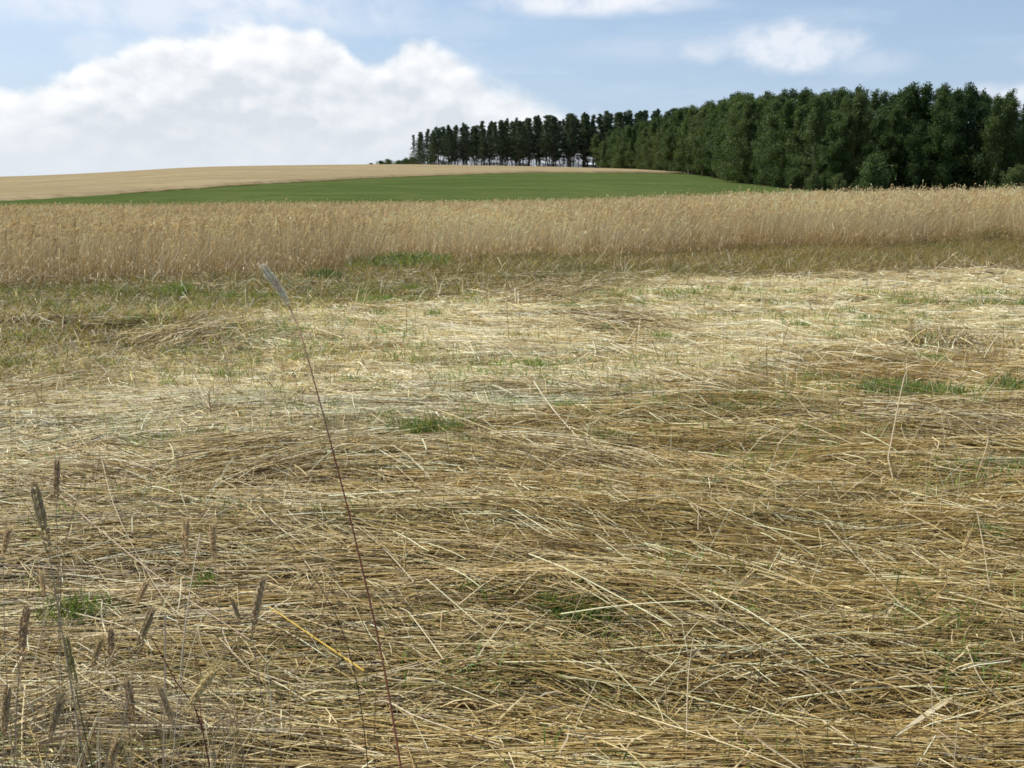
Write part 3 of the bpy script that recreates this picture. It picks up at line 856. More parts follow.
def ear_meshes(path, colr, wid=0.0095, awn=0.03, seed=0):
    """two ranks of spikelets along a curved axis, with awns"""
    r = np.random.default_rng(seed)
    ax = catmull(path, 15); T = nrm(np.gradient(ax, axis=0))
    side0 = nrm(np.cross(T, r.normal(0, 1, 3) * .3 + np.array([0.2, 1, 0])))
    Vs, Fs, Cs, o = [], [], [], 0
    aw = []
    L = np.linalg.norm(ax[-1] - ax[0])
    for i in range(15):
        taper = math.sin(PI * (0.16 + 0.72 * (i / 14.0)))
        nb = np.cross(side0[i], T[i])
        for sg, ang in ((1, 0), (-1, 0), (1, PI / 2), (-1, PI / 2)):
            if ang and i % 2: continue
            sd = (side0[i] * math.cos(ang) + nb * math.sin(ang)) * sg
            base = ax[i] + sd * wid * .10
            d = nrm(T[i] + sd * r.uniform(.28, .60)); ln = .014 * r.uniform(.85, 1.15) * (0.6 + .5 * taper)
            s1 = nrm(np.cross(d, sd + .1 * nb)); s2 = np.cross(d, s1)
            w = wid * .23 * taper
            ring = []
            for f, rr in ((.0, .35), (.35, 1.0), (.7, .75)):
                for k in range(4):
                    a = PI / 2 * k
                    ring.append(base + d * ln * f + (s1 * math.cos(a) + s2 * math.sin(a)) * w * rr)
            ring.append(base + d * ln)
            Vs.append(np.array(ring))
            q = []
            for lv in range(2):
                for k in range(4): q.append([o + lv * 4 + k, o + lv * 4 + (k + 1) % 4, o + lv * 4 + 4 + (k + 1) % 4, o + lv * 4 + 4 + k])
            for k in range(4): q.append([o + 8 + k, o + 8 + (k + 1) % 4, o + 12, o + 12])
            Fs.append(np.array([f for f in q if len(set(f)) == 4])); Fs.append(np.array([[f[0], f[1], f[2]] for f in q if len(set(f)) == 3]))
            Cs.append(np.tile(np.array(colr) * r.uniform(.75, 1.3), (13, 1))); o += 13
            aln = awn * r.uniform(.6, 1.2)
            st = base + d * ln * .9
            aw.append([st, st + nrm(T[i] + sd * .30) * aln * .5, st + nrm(T[i] + sd * .24 + r.normal(0, .05, 3)) * aln])
    q4 = np.concatenate([f for f in Fs if f.shape[1] == 4]); q3 = np.concatenate([f for f in Fs if f.shape[1] == 3])
    A = np.array(aw)
    Va, Fa, Ca = ribbons(A, np.full(len(A), .0006), np.tile(np.array(colr) * 1.15, (len(A), 1)), prof=np.array([1, .8, .3]), up=nrm(r.normal(0, 1, (len(A), 3))))
    return (np.concatenate(Vs), [q4, q3], np.concatenate(Cs)), (Va, Fa, np.clip(Ca, 0, .8))


GREY, DARK, PALE, GOLD, RED, OLIVE = (.46, .385, .27), (.34, .28, .20), (.52, .43, .27), (.58, .42, .18), (.19, .075, .045), (.17, .17, .08)


def rye(tip, base, foot, Yd, label, ecol=GREY, scol=GREY, w=.0024, bend=0.0, awn=.03, ew=.0105, Yf=None, mids=(), leaf=False, redpart=False):
    """tip/base: the ear's ends as seen, foot: where the stem heads; Yd distance"""
    Yf = Yf or Yd
    b = P(*base, Yd); tp = P(*tip, Yd + bend)
    if foot[1] > 768 + 1 or foot[1] == 768:
        f = P(*foot, Yf)
        # carry the stem on to the ground beyond the frame
        prev = P(*(mids[-1] if mids else base), (Yf + Yd) / 2 if mids else Yd)
        d = f - prev
        while f[2] > ht(f[0], f[1]) and d[2] < -1e-3:
            st = min(1.0, 0.1 / abs(d[2]))
            f = f + d * st
            d = d * np.array([.8, .8, 1.0])
    else:
        f = P(*foot, Yf); 
    f = np.array([f[0], f[1], ht(f[0], f[1]) - 0.01])
    ecol = tuple(np.array(ecol) * np.array([1.42, 1.36, 1.16])); ew *= 1.3; tip = tuple(np.array(base) + (np.array(tip) - np.array(base)) * 1.08)
    root = empty('rye_stalk', f)
    tag(root, label, 'rye stalk', 'single rye stalks standing over the flattened straw')
    k = len(mids)
    pts = [f] + [P(*m, Yf + (Yd - Yf) * (i + 1) / (k + 1)) for i, m in enumerate(reversed(mids))] + [b]
    pts = [f + (pts[1] - f) * q for q in (0, .25, .5, .75)] + pts[1:] if k else pts
    if len(pts) == 2:
        mid = (f + b) / 2 + np.array([rng.normal(0, .012), rng.normal(0, .012), 0]); pts.insert(1, mid)
    n = 60
    cs = np.tile(np.array(scol), (n, 1))
    if redpart:
        s = np.linspace(0, 1, n)[:, None]
        cs = np.where((s < .72) & (s > .1), np.array(RED), np.where(s <= .1, np.array((.25, .15, .07)), np.array((.25, .155, .10))))
    V, Fc, c = one_tube(pts, w, cs, n, 5, (1.15, .65))
    mesh_np('stem', V - f, Fc, M_straw, root, c, smooth=True)
    path = [b, b * .62 + tp * .38 + (np.array([0, 0, .004])), b * .28 + tp * .72 + np.array([0, 0, .003]), tp]
    (V, Fc, c), (Va, Fa, ca) = ear_meshes(path, ecol, ew, awn, int(abs(tip[0] * 7 + tip[1])))
    e = mesh_np('ear', V - f, Fc, M_ear, root, np.clip(c, 0, .8), smooth=False)
    mesh_np('awns', Va - f, Fa, M_ear, e, ca)
    if leaf:
        m = catmull(pts, 9)[5]
        sgn = 1 if leaf > 0 else -1
        Lf = np.array([[m, m + [sgn * .05, .02, .05], m + [sgn * .11, .03, .02], m + [sgn * .15, .03, -.06]]])
        V, Fc, c = ribbons(Lf, np.array([.006]), np.array([scol]), prof=np.array([.6, 1, .8, .1]))
        mesh_np('leaf', V - f, Fc, M_straw, root, c)
    return root


rye((264, 268), (289, 306), (424, 880), 1.95, 'tall lone rye stalk with reddish stem, its bleached ear high before the standing crop', ecol=(.62, .56, .48), scol=GREY, w=.0037,
    mids=((300, 332), (317, 392), (343, 490), (367, 590), (388, 690)), Yf=1.3, redpart=True, ew=.012, awn=.016)
rye((57, 462), (56, 501), (60, 768), 2.1, 'dark narrow rye ear standing highest at the left edge on a straight stem', ecol=DARK, mids=((58, 560), (59, 660)), ew=.011)
rye((34, 486), (49, 553), (88, 768), 1.55, 'largest dark grey rye ear at the left, leaning left with greenish edge', ecol=(.36, .325, .22), mids=((60, 620), (72, 690)), ew=.013, w=.003, awn=.02)
rye((9, 530), (3, 556), (14, 768), 2.4, 'small grey rye ear at the very left edge, level with the pair of twin ears', mids=((5, 650),))
rye((186, 522), (186, 563), (178, 768), 2.2, 'left one of two upright twin grey rye ears', mids=((184, 640), (181, 700)))
rye((212, 528), (215, 563), (247, 768), 2.3, 'right one of two upright twin grey rye ears', mids=((222, 630), (233, 700)))
rye((263, 581), (252, 634), (275, 768), 1.75, 'plump curved grey rye ear with a lit left edge, right of the others', ecol=(.33, .28, .20), mids=((256, 660), (264, 710)), ew=.0135, bend=.02)
rye((152, 611), (137, 651), (110, 768), 1.9, 'grey rye ear leaning right, above the stout pale straw stalk', ecol=(.34, .30, .21), mids=((130, 690),), ew=.012)
rye((146, 584), (136, 606), (120, 768), 2.6, 'short grey rye ear leaning right, farther off between the twin ears and the green tuft', mids=((130, 650),))
rye((26, 610), (20, 666), (10, 768), 1.7, 'long dark rye ear low at the left edge, left of the green tuft', ecol=DARK, mids=((17, 700),), ew=.012, w=.003)
rye((111, 631), (111, 661), (118, 768), 2.3, 'small dark pointed rye ear behind the stout pale straw stalk', ecol=DARK)
rye((101, 640), (92, 668), (80, 768), 2.4, 'thin bent rye ear leaning over beside the small dark pointed one', ecol=(.35, .30, .2))
rye((127, 683), (133, 719), (150, 768), 2.0, 'dark drooping rye ear low down under the small pointed ears', ecol=DARK, ew=.012)
rye((214, 671), (186, 713), (160, 768), 1.75, 'pale yellowish rye ear slanting far to the right near the bottom edge', ecol=(.42, .37, .22), ew=.012, bend=.03, awn=.04)
rye((66, 640), (76, 690), (92, 768), 1.7, 'greenish dark rye ear in front of the bright green tuft', ecol=(.27, .27, .15), scol=OLIVE, ew=.009, w=.0032, awn=.02)
rye((42, 741), (82, 733), (96, 768), 1.8, 'nodding rye ear bent over sideways at the bottom left', ecol=(.40, .34, .24), ew=.013, bend=-.02)
rye((118, 742), (110, 768), (108, 800), 1.7, 'rye ear cut off by the bottom edge, beside the nodding one', ecol=(.36, .30, .2), ew=.013)
rye((971, 531), (960, 562), (955, 585), 3.9, 'pale rye ear pointing up out of the straw at the right', ecol=PALE, w=.003, ew=.014, Yf=3.9)
rye((479, 714), (479, 741), (480, 768), 2.7, 'tiny dark rye ear hanging alone near the bottom middle', ecol=DARK, ew=.009)
rye((8, 690), (4, 735), (2, 790), 1.6, 'dark rye ear in the bottom left corner, cut by the left edge', ecol=DARK, ew=.013)
rye((160, 690), (172, 722), (185, 775), 1.9, 'small rye ear leaning left close to the foot of the stout pale straw', ecol=(.38, .32, .22), ew=.011)
rye((62, 700), (50, 738), (40, 790), 1.65, 'fuzzy grey rye ear leaning right just above the nodding one', ecol=(.36, .31, .22), ew=.012, awn=.04)
rye((232, 601), (240, 622), (246, 700), 2.9, 'short dark rye ear close behind the plump curved one', ecol=DARK, ew=.012, Yf=2.9)
rye((42, 575), (44, 596), (48, 768), 2.6, 'faint thin rye ear below the largest dark grey one', ecol=GREY, ew=.009)

# ------------------------------------------------------------------ single straws that stand out
def straw(pts, label, colr=PALE, w=.0045, d=(None, None), lift=.06, blade=False, name='loose_straw', group='single straws lying on the flattened crop', cat='straw'):
    """pts: picture directions along it; laid from the ground at one end to `lift` above it"""
    n = len(pts); L = []
    p0 = on_ground(*pts[0]) if d[0] is None else P(*pts[0], d[0])
    p1 = on_ground(*pts[-1]) if d[1] is None else P(*pts[-1], d[1])
    for i, q in enumerate(pts):
        Yd = p0[1] + (p1[1] - p0[1]) * i / (n - 1)
        L.append(P(*q, Yd * (1 - 0.0)))
    L = np.array(L)
    lift = lift + .085
    # raise onto the mat: slide each point toward the eye until it clears the ground
    for i in range(n):
        q = L[i]
        for _ in range(60):
            if q[2] >= ht(q[0], q[1]) + lift * .9: break
            q = P(*pts[i], q[1] * .992)
        L[i] = q
    root = L[np.argmin(L[:, 2])].copy()
    Pn = catmull(L, 12)[None]
    if blade: V, Fc, c = ribbons(Pn, np.array([w]), np.array([colr]), up=np.array([[0, -.5, 1.]]), prof=np.array([.3, .6, .9, 1, 1, 1, .95, .9, .8, .6, .4, .1]))
    else: V, Fc, c = tubes(Pn, np.array([w]), np.array([colr]), 5, np.linspace(1.1, .75, 12))
    o = mesh_np(name, V, Fc, M_straw, col=c, loc=root, smooth=True)
    tag(o, label, cat, group)
    return o


YEL = (.62, .42, .09)
straw([(364, 671), (318, 640), (268, 606)], 'bright yellow straw slanting up left to the plump curved ear', (.72, .50, .10), .006, lift=.09)
straw([(372, 703), (388, 702), (420, 718), (500, 745)], 'bleached straw with a white broken end left of the tall red stem\'s foot', (.72, .62, .42), .006)
straw([(500, 742), (455, 731), (360, 718)], 'long yellowish straw curving along the bottom, right of the red stem', (.62, .48, .2), .006)
straw([(60, 495), (100, 530), (178, 592), (250, 640)], 'long pink-buff straw slanting down right under the dark ears', (.55, .42, .29), .005, lift=.1)
straw([(101, 455), (112, 500), (135, 550), (165, 600), (190, 622)], 'long thin straw falling from the upper left in a steep curve', PALE, .004, lift=.12)
straw([(396, 466), (425, 492), (461, 521)], 'pale straw slanting down right, below the low middle tuft', PALE, .005)
straw([(414, 582), (380, 545), (330, 505)], 'thick pale straw slanting down behind the red stem', PALE, .006)
straw([(468, 485), (520, 520), (560, 540), (640, 548)], 'long pale straw running from the middle gently down to the right', PALE, .0055)
straw([(534, 382), (552, 408), (580, 440)], 'steep pale straw in the bleached middle distance', (.72, .63, .44), .009)
straw([(552, 492), (575, 505), (618, 528), (640, 552)], 'crossing pale straw right of the middle, steeper than its neighbour', PALE, .005)
straw([(825, 524), (862, 562), (903, 607)], 'straight pale straw slanting down right in the right half', PALE, .005, lift=.09)
straw([(977, 512), (984, 550), (990, 592)], 'upright thin pale straw right of the pale upright ear', PALE, .004, lift=.08)
straw([(694, 637), (688, 680), (686, 768)], 'near upright pale straw standing right of the middle near the bottom', PALE, .004, d=(2.9, 2.7), lift=.03)
straw([(967, 647), (980, 678), (1002, 702)], 'short curved pale straw low at the right', PALE, .0045)
straw([(952, 697), (925, 715), (896, 736)], 'flat pale leaf blade lying low at the right', (.70, .60, .38), .014, blade=True, lift=.08)
straw([(728, 716), (765, 745), (810, 775)], 'pair-topping pale straw at the bottom edge, right of the middle', PALE, .006)
straw([(762, 646), (756, 690), (728, 768)], 'dark greenish bent stem standing at the bottom, right of the middle', (.13, .12, .06), .0035, d=(2.9, 2.7), lift=.03)
straw([(600, 492), (650, 495), (694, 503), (698, 530)], 'long flat straw with a sharply kinked drooping end', PALE, .005, lift=.08)
straw([(705, 455), (740, 468), (772, 480), (776, 500)], 'pale kinked straw above and right of the long flat one', PALE, .006)
straw([(165, 612), (165, 690), (163, 768)], 'stout pale upright straw stalk among the near rye ears', (.66, .56, .38), .0042, d=(2.0, 1.95), lift=.03)
straw([(200, 533), (186, 620), (172, 768)], 'thinner pale stalk leaning right beside the stout upright one', (.5, .44, .3), .003, d=(2.3, 1.9), lift=.03)
straw([(888, 458), (905, 375), (911, 385)], 'upright pale straw standing in the widest green tuft', PALE, .008, d=(6.2, 6.6), lift=.05)
straw([(888, 458), (893, 480)], 'short foot of straw under the widest green tuft', PALE, .007)
straw([(970, 430), (985, 395), (1003, 372)], 'pale straw leaning up right out of dark straw at the right edge', PALE, .009, d=(6.8, 7.0), lift=.05)
straw([(958, 402), (969, 430)], 'pale straw leaning left against the one at the right edge', PALE, .008, d=(6.9, 6.8), lift=.05)
straw([(985, 422), (988, 440), (976, 478)], 'thin bent straw standing at the right, below the green tufts', PALE, .006, d=(6.2, 5.8), lift=.05)
straw([(806, 424), (850, 408), (878, 392), (862, 380)], 'long straw pointing up right, left of the widest green tuft', PALE, .008, d=(7.0, 7.3), lift=.05)
straw([(635, 540), (670, 556), (712, 590)], 'pale straw slanting down right in the middle of the brown straw', PALE, .005)
straw([(722, 700), (700, 680), (640, 648)], 'buff straw slanting down right above the bottom, right of the middle', (.55, .45, .26), .005)
straw([(540, 590), (500, 615), (440, 660), (380, 695)], 'long thin straw rising to the right across the near straw', (.55, .46, .27), .0035, lift=.12)
straw([(98, 560), (190, 545), (270, 515), (330, 500)], 'pale straw rising gently right over the left bunches', PALE, .005, lift=.1)
straw([(60, 540), (140, 505), (240, 478)], 'thin straw rising right behind the dark ears', (.55, .46, .27), .005, lift=.1)
straw([(205, 520), (270, 490), (345, 462)], 'bunch-topping straw rising right toward the red stem', PALE, .006, lift=.1)
straw([(192, 372), (208, 405), (214, 410)], 'short pale straw standing up left of the bleached patch', (.70, .6, .42), .009, d=(9.5, 9.3), lift=.05)

def weed(pts, dd, label, colr=(.20, .10, .07), w=.004, twigs=5):
    L = np.array([P(*q, dd) for q in pts]); f = L[-1].copy(); f[2] = ht(f[0], f[1]) - .01
    L[-1] = f
    st = tubes(catmull(L[::-1], 12)[None], np.array([w]), np.array([colr]), 4, np.linspace(1.1, .5, 12))
    A = catmull(L[::-1], 12); tw = []
    for i in range(twigs):
        s = A[4 + (i * 7) % 8]; h = np.linalg.norm(A[-1] - A[0])
        a = rng.uniform(0, 2 * PI); ll = h * rng.uniform(.1, .22)
        tw.append([s, s + np.array([math.cos(a) * .5, math.sin(a) * .5, .8]) * ll * .6, s + np.array([math.cos(a) * .6, math.sin(a) * .6, 1.0]) * ll])
    tw = ribbons(np.array(tw), np.full(twigs, w * .6), np.tile(colr, (twigs, 1)), up=np.tile([0, -1., .2], (twigs, 1)), prof=np.array([1, .8, .5]))
    V, Fc, c = join([st, tw])
    tag(mesh_np('dry_weed', V, Fc, M_straw, col=c, loc=f), label, 'dry weed', 'thin dark dry weeds standing in the straw')


weed([(209, 392), (212, 425), (216, 458)], 6.3, 'reddish dry weed stem standing between the left bunches and the bleached straw', (.22, .11, .08), .006)
weed([(200, 395), (207, 420), (214, 450)], 6.5, 'thinner dry weed beside the reddish one at the left', (.2, .12, .09), .004)
weed([(99, 458), (92, 500), (82, 560)], 4.6, 'thin dark weed leaning right of the highest dark rye ear', (.2, .13, .09), .004)
weed([(495, 352), (493, 390), (491, 425)], 7.2, 'fine upright weed in the middle of the bleached straw', (.3, .22, .13), .004, 3)
weed([(766, 346), (767, 380), (768, 412)], 7.6, 'fine dark upright weed right of the middle', (.18, .12, .07), .005, 3)
weed([(622, 385), (612, 405), (604, 420)], 7.4, 'short dark weed leaning right in the bleached straw', (.2, .14, .09), .006, 4)
weed([(533, 385), (528, 400), (525, 412)], 7.6, 'small dark weed near the steep pale straw', (.2, .14, .09), .006, 4)
weed([(75, 434), (72, 448), (70, 462)], 6.4, 'small dark weed behind the highest dark rye ear', (.2, .14, .09), .006, 4)
weed([(948, 335), (946, 352), (944, 372)], 9.2, 'pale upright weed above the green tufts at the right', (.5, .42, .28), .007, 3)
weed([(697, 490), (695, 520), (692, 545)], 4.6, 'thin upright weed behind the kinked straw', (.35, .28, .16), .003, 3)
weed([(300, 555), (338, 620), (360, 700), (372, 768)], 2.3, 'thin dark stem leaning left behind the tall red stem', (.15, .10, .06), .0028, 2)
weed([(336, 560), (322, 615), (300, 665), (262, 730)], 2.9, 'thin reddish stem leaning right behind the tall red stem', (.25, .10, .08), .003, 2)
weed([(150, 635), (175, 680), (205, 740), (222, 775)], 1.9, 'dark red stem slanting down right through the near rye ears', (.18, .05, .045), .0032, 1)
weed([(88, 455), (60, 600), (64, 768)], 2.2, 'thin grey stem rising beside the highest dark rye ear', (.3, .25, .16), .0022, 2)

# ------------------------------------------------------------------ trees
def leaf_quads(cen, size, r, flat=0.0):
    n = len(cen)
    a = nrm(r.normal(0, 1, (n, 3))); b = nrm(np.cross(a, r.normal(0, 1, (n, 3))))
    if flat: a[:, 2] *= (1 - flat); a = nrm(a)
    s = (size * r.uniform(.6, 1.3, n))[:, None]
    V = np.stack([cen - a * s * .5, cen - b * s * .32, cen + a * s * .5, cen + b * s * .32], 1).reshape(-1, 3)
    i = np.arange(n) * 4
    return V, np.stack([i, i + 1, i + 2, i + 3], 1)


def limb_set(limbs, r):
    out = []
    for a, b, w0, w1 in limbs:
        a, b = np.array(a, float), np.array(b, float)
        m = (a + b) / 2 + r.normal(0, .03, 3) * np.linalg.norm(b - a)
        out.append(tubes(catmull([a, m, b], 6)[None], np.array([1.0]), np.zeros((1, 3)), 5, np.linspace(w0, w1, 6)))
    V, Fs, c = join(out)
    return V, Fs


def mk(name, V, F_, mat, parent):
    return mesh_np(name, V, F_, mat, parent)


def pine_mesh(seed, h=15.0, low=0.42):
    r = np.random.default_rng(seed)
    lean = r.normal(0, .25, 2)
    top = np.array([lean[0], lean[1], h])
    limbs = [((0, 0, -.3), tuple(top * .97), .34, .06)]
    cs, nn = [], []
    nlev = int(24)
    for k in range(nlev):
        f = low + (1 - low) * (k / (nlev - 1)) ** .9
        z = h * f
        rad = (0.45 + 2.7 * (1 - ((f - low) / (1 - low)) ** 1.2)) * (0.55 + .45 * min(1, (f - low) / .12 + .3))
        for j in range(r.integers(3, 6)):
            a = r.uniform(0, 2 * PI); ll = rad * r.uniform(.45, 1.15)
            b0 = np.array([lean[0] * f, lean[1] * f, z]); e = b0 + np.array([math.cos(a) * ll, math.sin(a) * ll, ll * r.uniform(.0, .35)])
            if ll > .7: limbs.append((tuple(b0), tuple(e), .07, .02))
            for q in range(3):
                c = b0 + (e - b0) * (0.45 + .28 * q) + r.normal(0, .12, 3)
                cs.append(c); nn.append((0.36 + .24 * r.random()) * (1.1 - .5 * f))
    for k in range(14):  # dead lower branches
        z = h * r.uniform(.12, max(low, .2)); a = r.uniform(0, 2 * PI); ll = r.uniform(.5, 1.3)
        limbs.append(((0, 0, z), (math.cos(a) * ll, math.sin(a) * ll, z + r.normal(0, .2)), .05, .015))
    cs = np.array(cs); nn = np.array(nn)
    i = np.repeat(np.arange(len(cs)), 20)
    p = cs[i] + nrm(r.normal(0, 1, (len(i), 3))) * (nn[i] * r.random(len(i)) ** .4)[:, None] * np.array([1.25, 1.25, .8])
    return leaf_quads(p, .26, r), limb_set(limbs, r)


def broad_mesh(seed, h=16.0, wid=2.6, low=.08, size=.24, dens=1.0, point=1.3):
    r = np.random.default_rng(seed)
    lean = r.normal(0, .35, 2)
    limbs = [((0, 0, -.3), (lean[0] * .5, lean[1] * .5, h * .5), .30, .17), ((lean[0] * .5, lean[1] * .5, h * .5), (lean[0], lean[1], h * .95), .17, .03)]
    cs, rr = [], []
    nb = int(46 * dens)
    for k in range(nb):
        f = low + (1 - low) * r.random() ** .85
        g_ = (f - low) / (1 - low)
        rad = wid * (math.sin(PI * min(1, (g_ * .72 + .22))) ** .6) * (1 - .55 * g_ ** (point * 1.6))
        a = r.uniform(0, 2 * PI); ll = rad * r.uniform(.35, 1.1)
        b0 = np.array([lean[0] * f, lean[1] * f, h * f * .93]); up = ll * r.uniform(.25, .9)
        e = b0 + np.array([math.cos(a) * ll, math.sin(a) * ll, up * .7])
        limbs.append((tuple(b0), tuple(e), .07 * (1.2 - g_), .02))
        for q in range(3):
            cs.append(b0 + (e - b0) * (.4 + .33 * q) + r.normal(0, .2, 3) - np.array([0, 0, .15 * q])); rr.append(r.uniform(.42, 1.05) * (1.1 - .35 * g_))
    cs.append(np.array([lean[0], lean[1], h * .96])); rr.append(.5)
    cs = np.array(cs); rr = np.array(rr)
    cnt = np.clip((rr / .6) ** 2 * 62, 16, 120).astype(int)
    i = np.repeat(np.arange(len(cs)), cnt)
    d = nrm(r.normal(0, 1, (len(i), 3)))
    p = cs[i] + d * (rr[i] * r.random(len(i)) ** .45)[:, None] * np.array([1, 1, 1.25])
    p = p[p[:, 2] > .1]
    return leaf_quads(p, size, r), limb_set(limbs, r)


def proto(fn, crown_mat, trunk_mat, name, **kw):
    (Vc, Fc), (Vt, Ft) = fn(**kw)
    root = empty(name, (0, 0, -500))
    mk('crown', Vc, Fc, crown_mat, root); mk('trunk', Vt, Ft, trunk_mat, root)
    return root


def copy_tree(o):
    c = o.copy(); C.objects.link(c)
    for ch in o.children:
        d = ch.copy(); C.objects.link(d); d.parent = c
    return c


used = set()
def plant(pr, x, y, s, label, cat, group, sz=None):
    o = pr if pr.name not in used else copy_tree(pr)
    used.add(o.name)
    o.location = (x, y, ht(x, y)); o.rotation_euler = (0, 0, random.uniform(0, 2 * PI))
    o.scale = (s * random.uniform(.78, 1.28), s * random.uniform(.78, 1.28)) + (s if sz is None else sz,)
    tag(o, label, cat, group)
    return o


pines = [proto(pine_mesh, M_pine, M_bark, 'pine_tree', seed=100 + i, low=.15 + .035 * i) for i in range(6)]
pine_low = [proto(pine_mesh, M_pine, M_bark, 'pine_tree', seed=120 + i, low=.06) for i in range(2)]
bro = [proto(broad_mesh, M_leaf, M_bark if i != 4 else M_pbark, 'broadleaf_tree', seed=200 + i, wid=[2.9, 3.9, 3.3, 4.5, 3.0, 3.6, 4.0][i], low=.02 + .01 * i, dens=[1.3, 1.8, 1.5, 2.0, 1.3, 1.6, 1.8][i], point=[.8, 1.6, 1.0, 2.2, .8, 1.2, 1.5][i]) for i in range(7)]
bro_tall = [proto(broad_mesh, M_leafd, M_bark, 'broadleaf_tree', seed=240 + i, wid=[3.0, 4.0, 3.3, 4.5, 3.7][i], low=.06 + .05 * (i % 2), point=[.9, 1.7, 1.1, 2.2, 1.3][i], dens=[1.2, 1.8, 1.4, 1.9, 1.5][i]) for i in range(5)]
bush = [proto(broad_mesh, M_leaf, M_bark, 'bush', seed=300 + i, h=4.6, wid=1.9, low=.02, size=.2, dens=.6, point=2) for i in range(3)]

ONES = ['', 'first', 'second', 'third', 'fourth', 'fifth', 'sixth', 'seventh', 'eighth', 'ninth', 'tenth', 'eleventh', 'twelfth', 'thirteenth',
        'fourteenth', 'fifteenth', 'sixteenth', 'seventeenth', 'eighteenth', 'nineteenth']
def ordinal(n):
    if n < 20: return ONES[n]
    t = {2: 'twent', 3: 'thirt', 4: 'fort', 5: 'fift', 6: 'sixt', 7: 'sevent'}[n // 10]
    return t + 'ieth' if n % 10 == 0 else t + 'y-' + ONES[n % 10]


# pines on the crest
tops_x = np.array([415, 430, 460, 500, 540, 580, 620, 660, 720]); tops_y = np.array([138, 131, 127, 124, 119, 117, 115, 113, 112])
front_n = 0
for row in range(5):
    Yr = 302 + row * 4.0
    x0 = tpx(417 + row * 3) * Yr
    x1 = tpx(700) * Yr if row else tpx(640) * Yr
    n = int((x1 - x0) / (2.4 if row == 0 else 2.7))
    for k in range(n + 1):
        x = x0 + (x1 - x0) * k / n + random.uniform(-1.4, 1.4); y = Yr + random.uniform(-1.3, 1.3)
        pxx = 512 + x / y / .985 * F
        if row == 0 and random.random() < .06 and 3 < k < n - 1: continue
        base = ht(x, y); topy = np.interp(pxx, tops_x, tops_y) + random.uniform(-2.5, 5)
        hh = (HOR - topy) / F / 1.039 * y + CAM_H - base
        s = max(.55, hh / 15.0)
        pr = random.choice(pine_low) if (k < 2 and row < 3) else random.choice(pines)
        if row == 0:
            front_n += 1
            lab = 'dark pine on the rise, %s from the left end of the wood front' % ordinal(front_n)
            if front_n == 1: lab = 'leftmost pine of the wood, green down to the ground'
        else:
            lab = 'dark pine standing behind the front row of the pine wood'
        plant(pr, x, y, s, lab, 'pine tree', 'pines of the wood on the rise')

# broadleaf edge
FP = [(tpx(a) * b, b) for a, b in FRONT]
def along(step):
    out = []
    carry = 0
    for (xa, ya), (xb, yb_) in zip(FP[:-1], FP[1:]):
        L = math.hypot(xb - xa, yb_ - ya); d = carry
        while d < L:
            f = d / L; out.append((xa + (xb - xa) * f, ya + (yb_ - ya) * f)); d += step * random.uniform(.8, 1.2)
        carry = d - L
    return out


btx = np.array([590, 620, 650, 690, 720, 735, 750, 790, 830, 860, 900, 920, 932, 945, 963, 980, 1000, 1024, 1100])
bty = np.array([135, 127, 119, 106, 99, 91, 96, 90, 90, 85, 86, 84, 80, 85, 81, 89, 93, 96, 98])
back_dir = np.array([0.80, 0.60])
for row in range(5):
    pts_ = along([3.6, 4.2, 4.8, 5.2, 5.2][row])
    pts_.sort(key=lambda p: p[0] / p[1])
    cnt = 0
    for (x, y) in pts_:
        x += back_dir[0] * row * 4.2 + random.uniform(-1.1, 1.1); y += back_dir[1] * row * 4.2 + random.uniform(-1.3, 1.3)
        pxx = 512 + x / y / .985 * F
        if pxx > 1100 or (row >= 3 and pxx < 720): continue
        base = ht(x, y)
        topy = np.interp(pxx, btx, bty) + min(1, 140 / y) ** 1.5 * ((random.uniform(1, 10) if random.random() < .6 else random.uniform(14, 40)) if row == 0 else random.uniform(-3, 8))
        if row >= 3: topy += random.uniform(0, 6)
        hh = (HOR - topy) / F / 1.039 * y + CAM_H - base
        s = min(1.4, max(.5, hh / 15.8))
        right = pxx > 850
        if row == 0:
            cnt += 1
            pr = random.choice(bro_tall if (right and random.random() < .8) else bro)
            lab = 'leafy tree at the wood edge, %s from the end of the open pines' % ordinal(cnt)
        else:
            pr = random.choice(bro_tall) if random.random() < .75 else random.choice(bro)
            lab = 'tall leafy tree deep in the wood, its top above the edge trees'
        plant(pr, x, y, s, lab, 'tree', 'leafy trees of the wood')

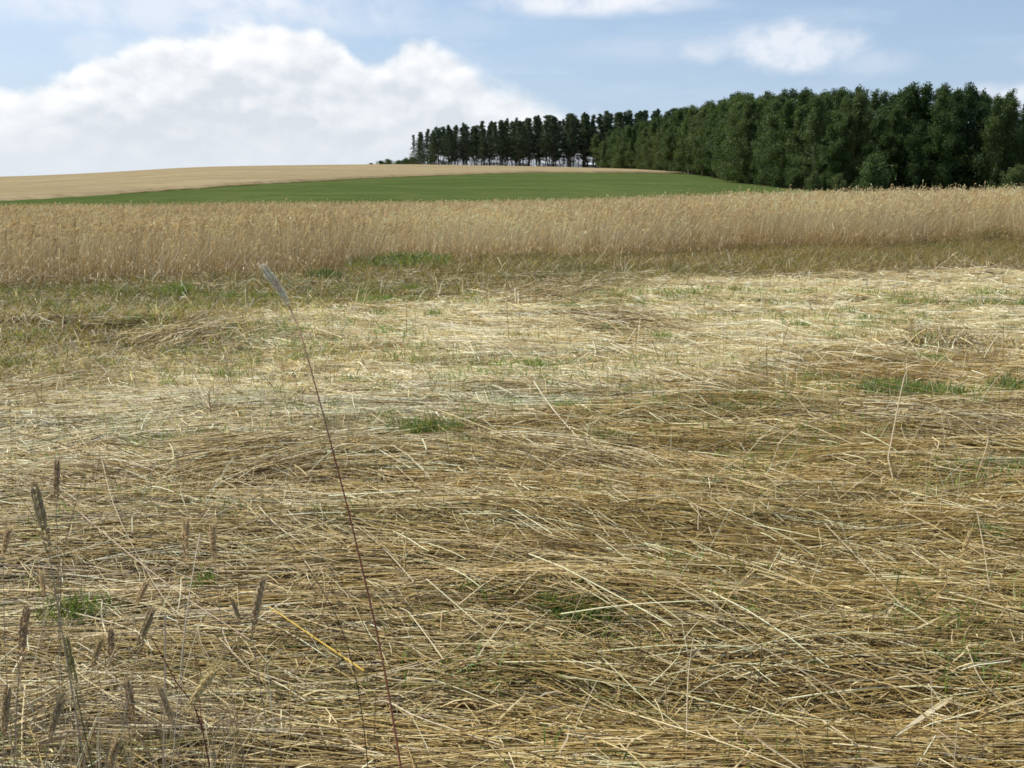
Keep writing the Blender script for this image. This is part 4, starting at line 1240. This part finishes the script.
for (pxx, Yd, s, lab) in [(871, 121, 1.0, 'round pale green bush alone before the dark trees at the right'),
                          (812, 133, .55, 'low bush at the corner where green field meets the wood'),
                          (838, 128, .5, 'low bush between the corner of the green field and the round bush'),
                          (792, 139, .6, 'leftmost low bush at the right end of the green field'),
                          (1010, 117, .75, 'bush in shade at the far right of the wood edge')]:
    x = tpx(pxx) * Yd
    plant(random.choice(bush), x, Yd, s, lab, 'bush', 'bushes along the wood edge')
for i, (pxx, s) in enumerate([(372, .22), (382, .33), (391, .42), (399, .36), (407, .46), (413, .55)]):
    Yd = 318 + i; x = tpx(pxx) * Yd
    plant(random.choice(bush), x, Yd, s * 2.6, ['smallest bush on the skyline, leftmost of the row before the pines', 'second bush from the left on the skyline',
          'middle left bush of the skyline row', 'middle right bush of the skyline row', 'bush on the skyline, next but one to the first pine',
          'bush on the skyline touching the leftmost pine'][i], 'bush', 'bushes on the skyline left of the pines', sz=s * 1.3)

# low scrub under the trees
def scrub(name, pts, n, hmax, label, size=.24):
    pts = np.array(pts); i = rng.integers(0, len(pts) - 1, n); f = rng.random(n)
    p = pts[i] * (1 - f)[:, None] + pts[i + 1] * f[:, None] + rng.normal(0, 1.6, (n, 2))
    hh = hmax * (0.35 + .65 * np.clip(.5 + vn(p[:, 0] * .3, p[:, 1] * .3, 91), 0, 1)) * rng.random(n)
    z = HT(p[:, 0], p[:, 1]) + hh + .1
    V, Fq = leaf_quads(np.column_stack([p, z]), size, rng)
    o = mesh_np(name, V, Fq, M_leafd); tag(o, label, 'undergrowth', kind='stuff')


scrub('pine_undergrowth', [(tpx(a) * 306, 306) for a in (415, 470, 530, 590, 640)], 26000, 3.6, 'low dark scrub along the foot of the pines')
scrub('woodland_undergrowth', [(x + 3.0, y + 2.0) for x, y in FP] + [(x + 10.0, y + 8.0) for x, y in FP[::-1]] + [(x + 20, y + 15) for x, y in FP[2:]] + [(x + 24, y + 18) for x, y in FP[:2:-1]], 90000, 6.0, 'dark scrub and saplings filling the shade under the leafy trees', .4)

for pr in pines + pine_low + bro + bro_tall + bush:
    if pr.name not in used:
        for ch in list(pr.children): bpy.data.objects.remove(ch)
        bpy.data.objects.remove(pr)
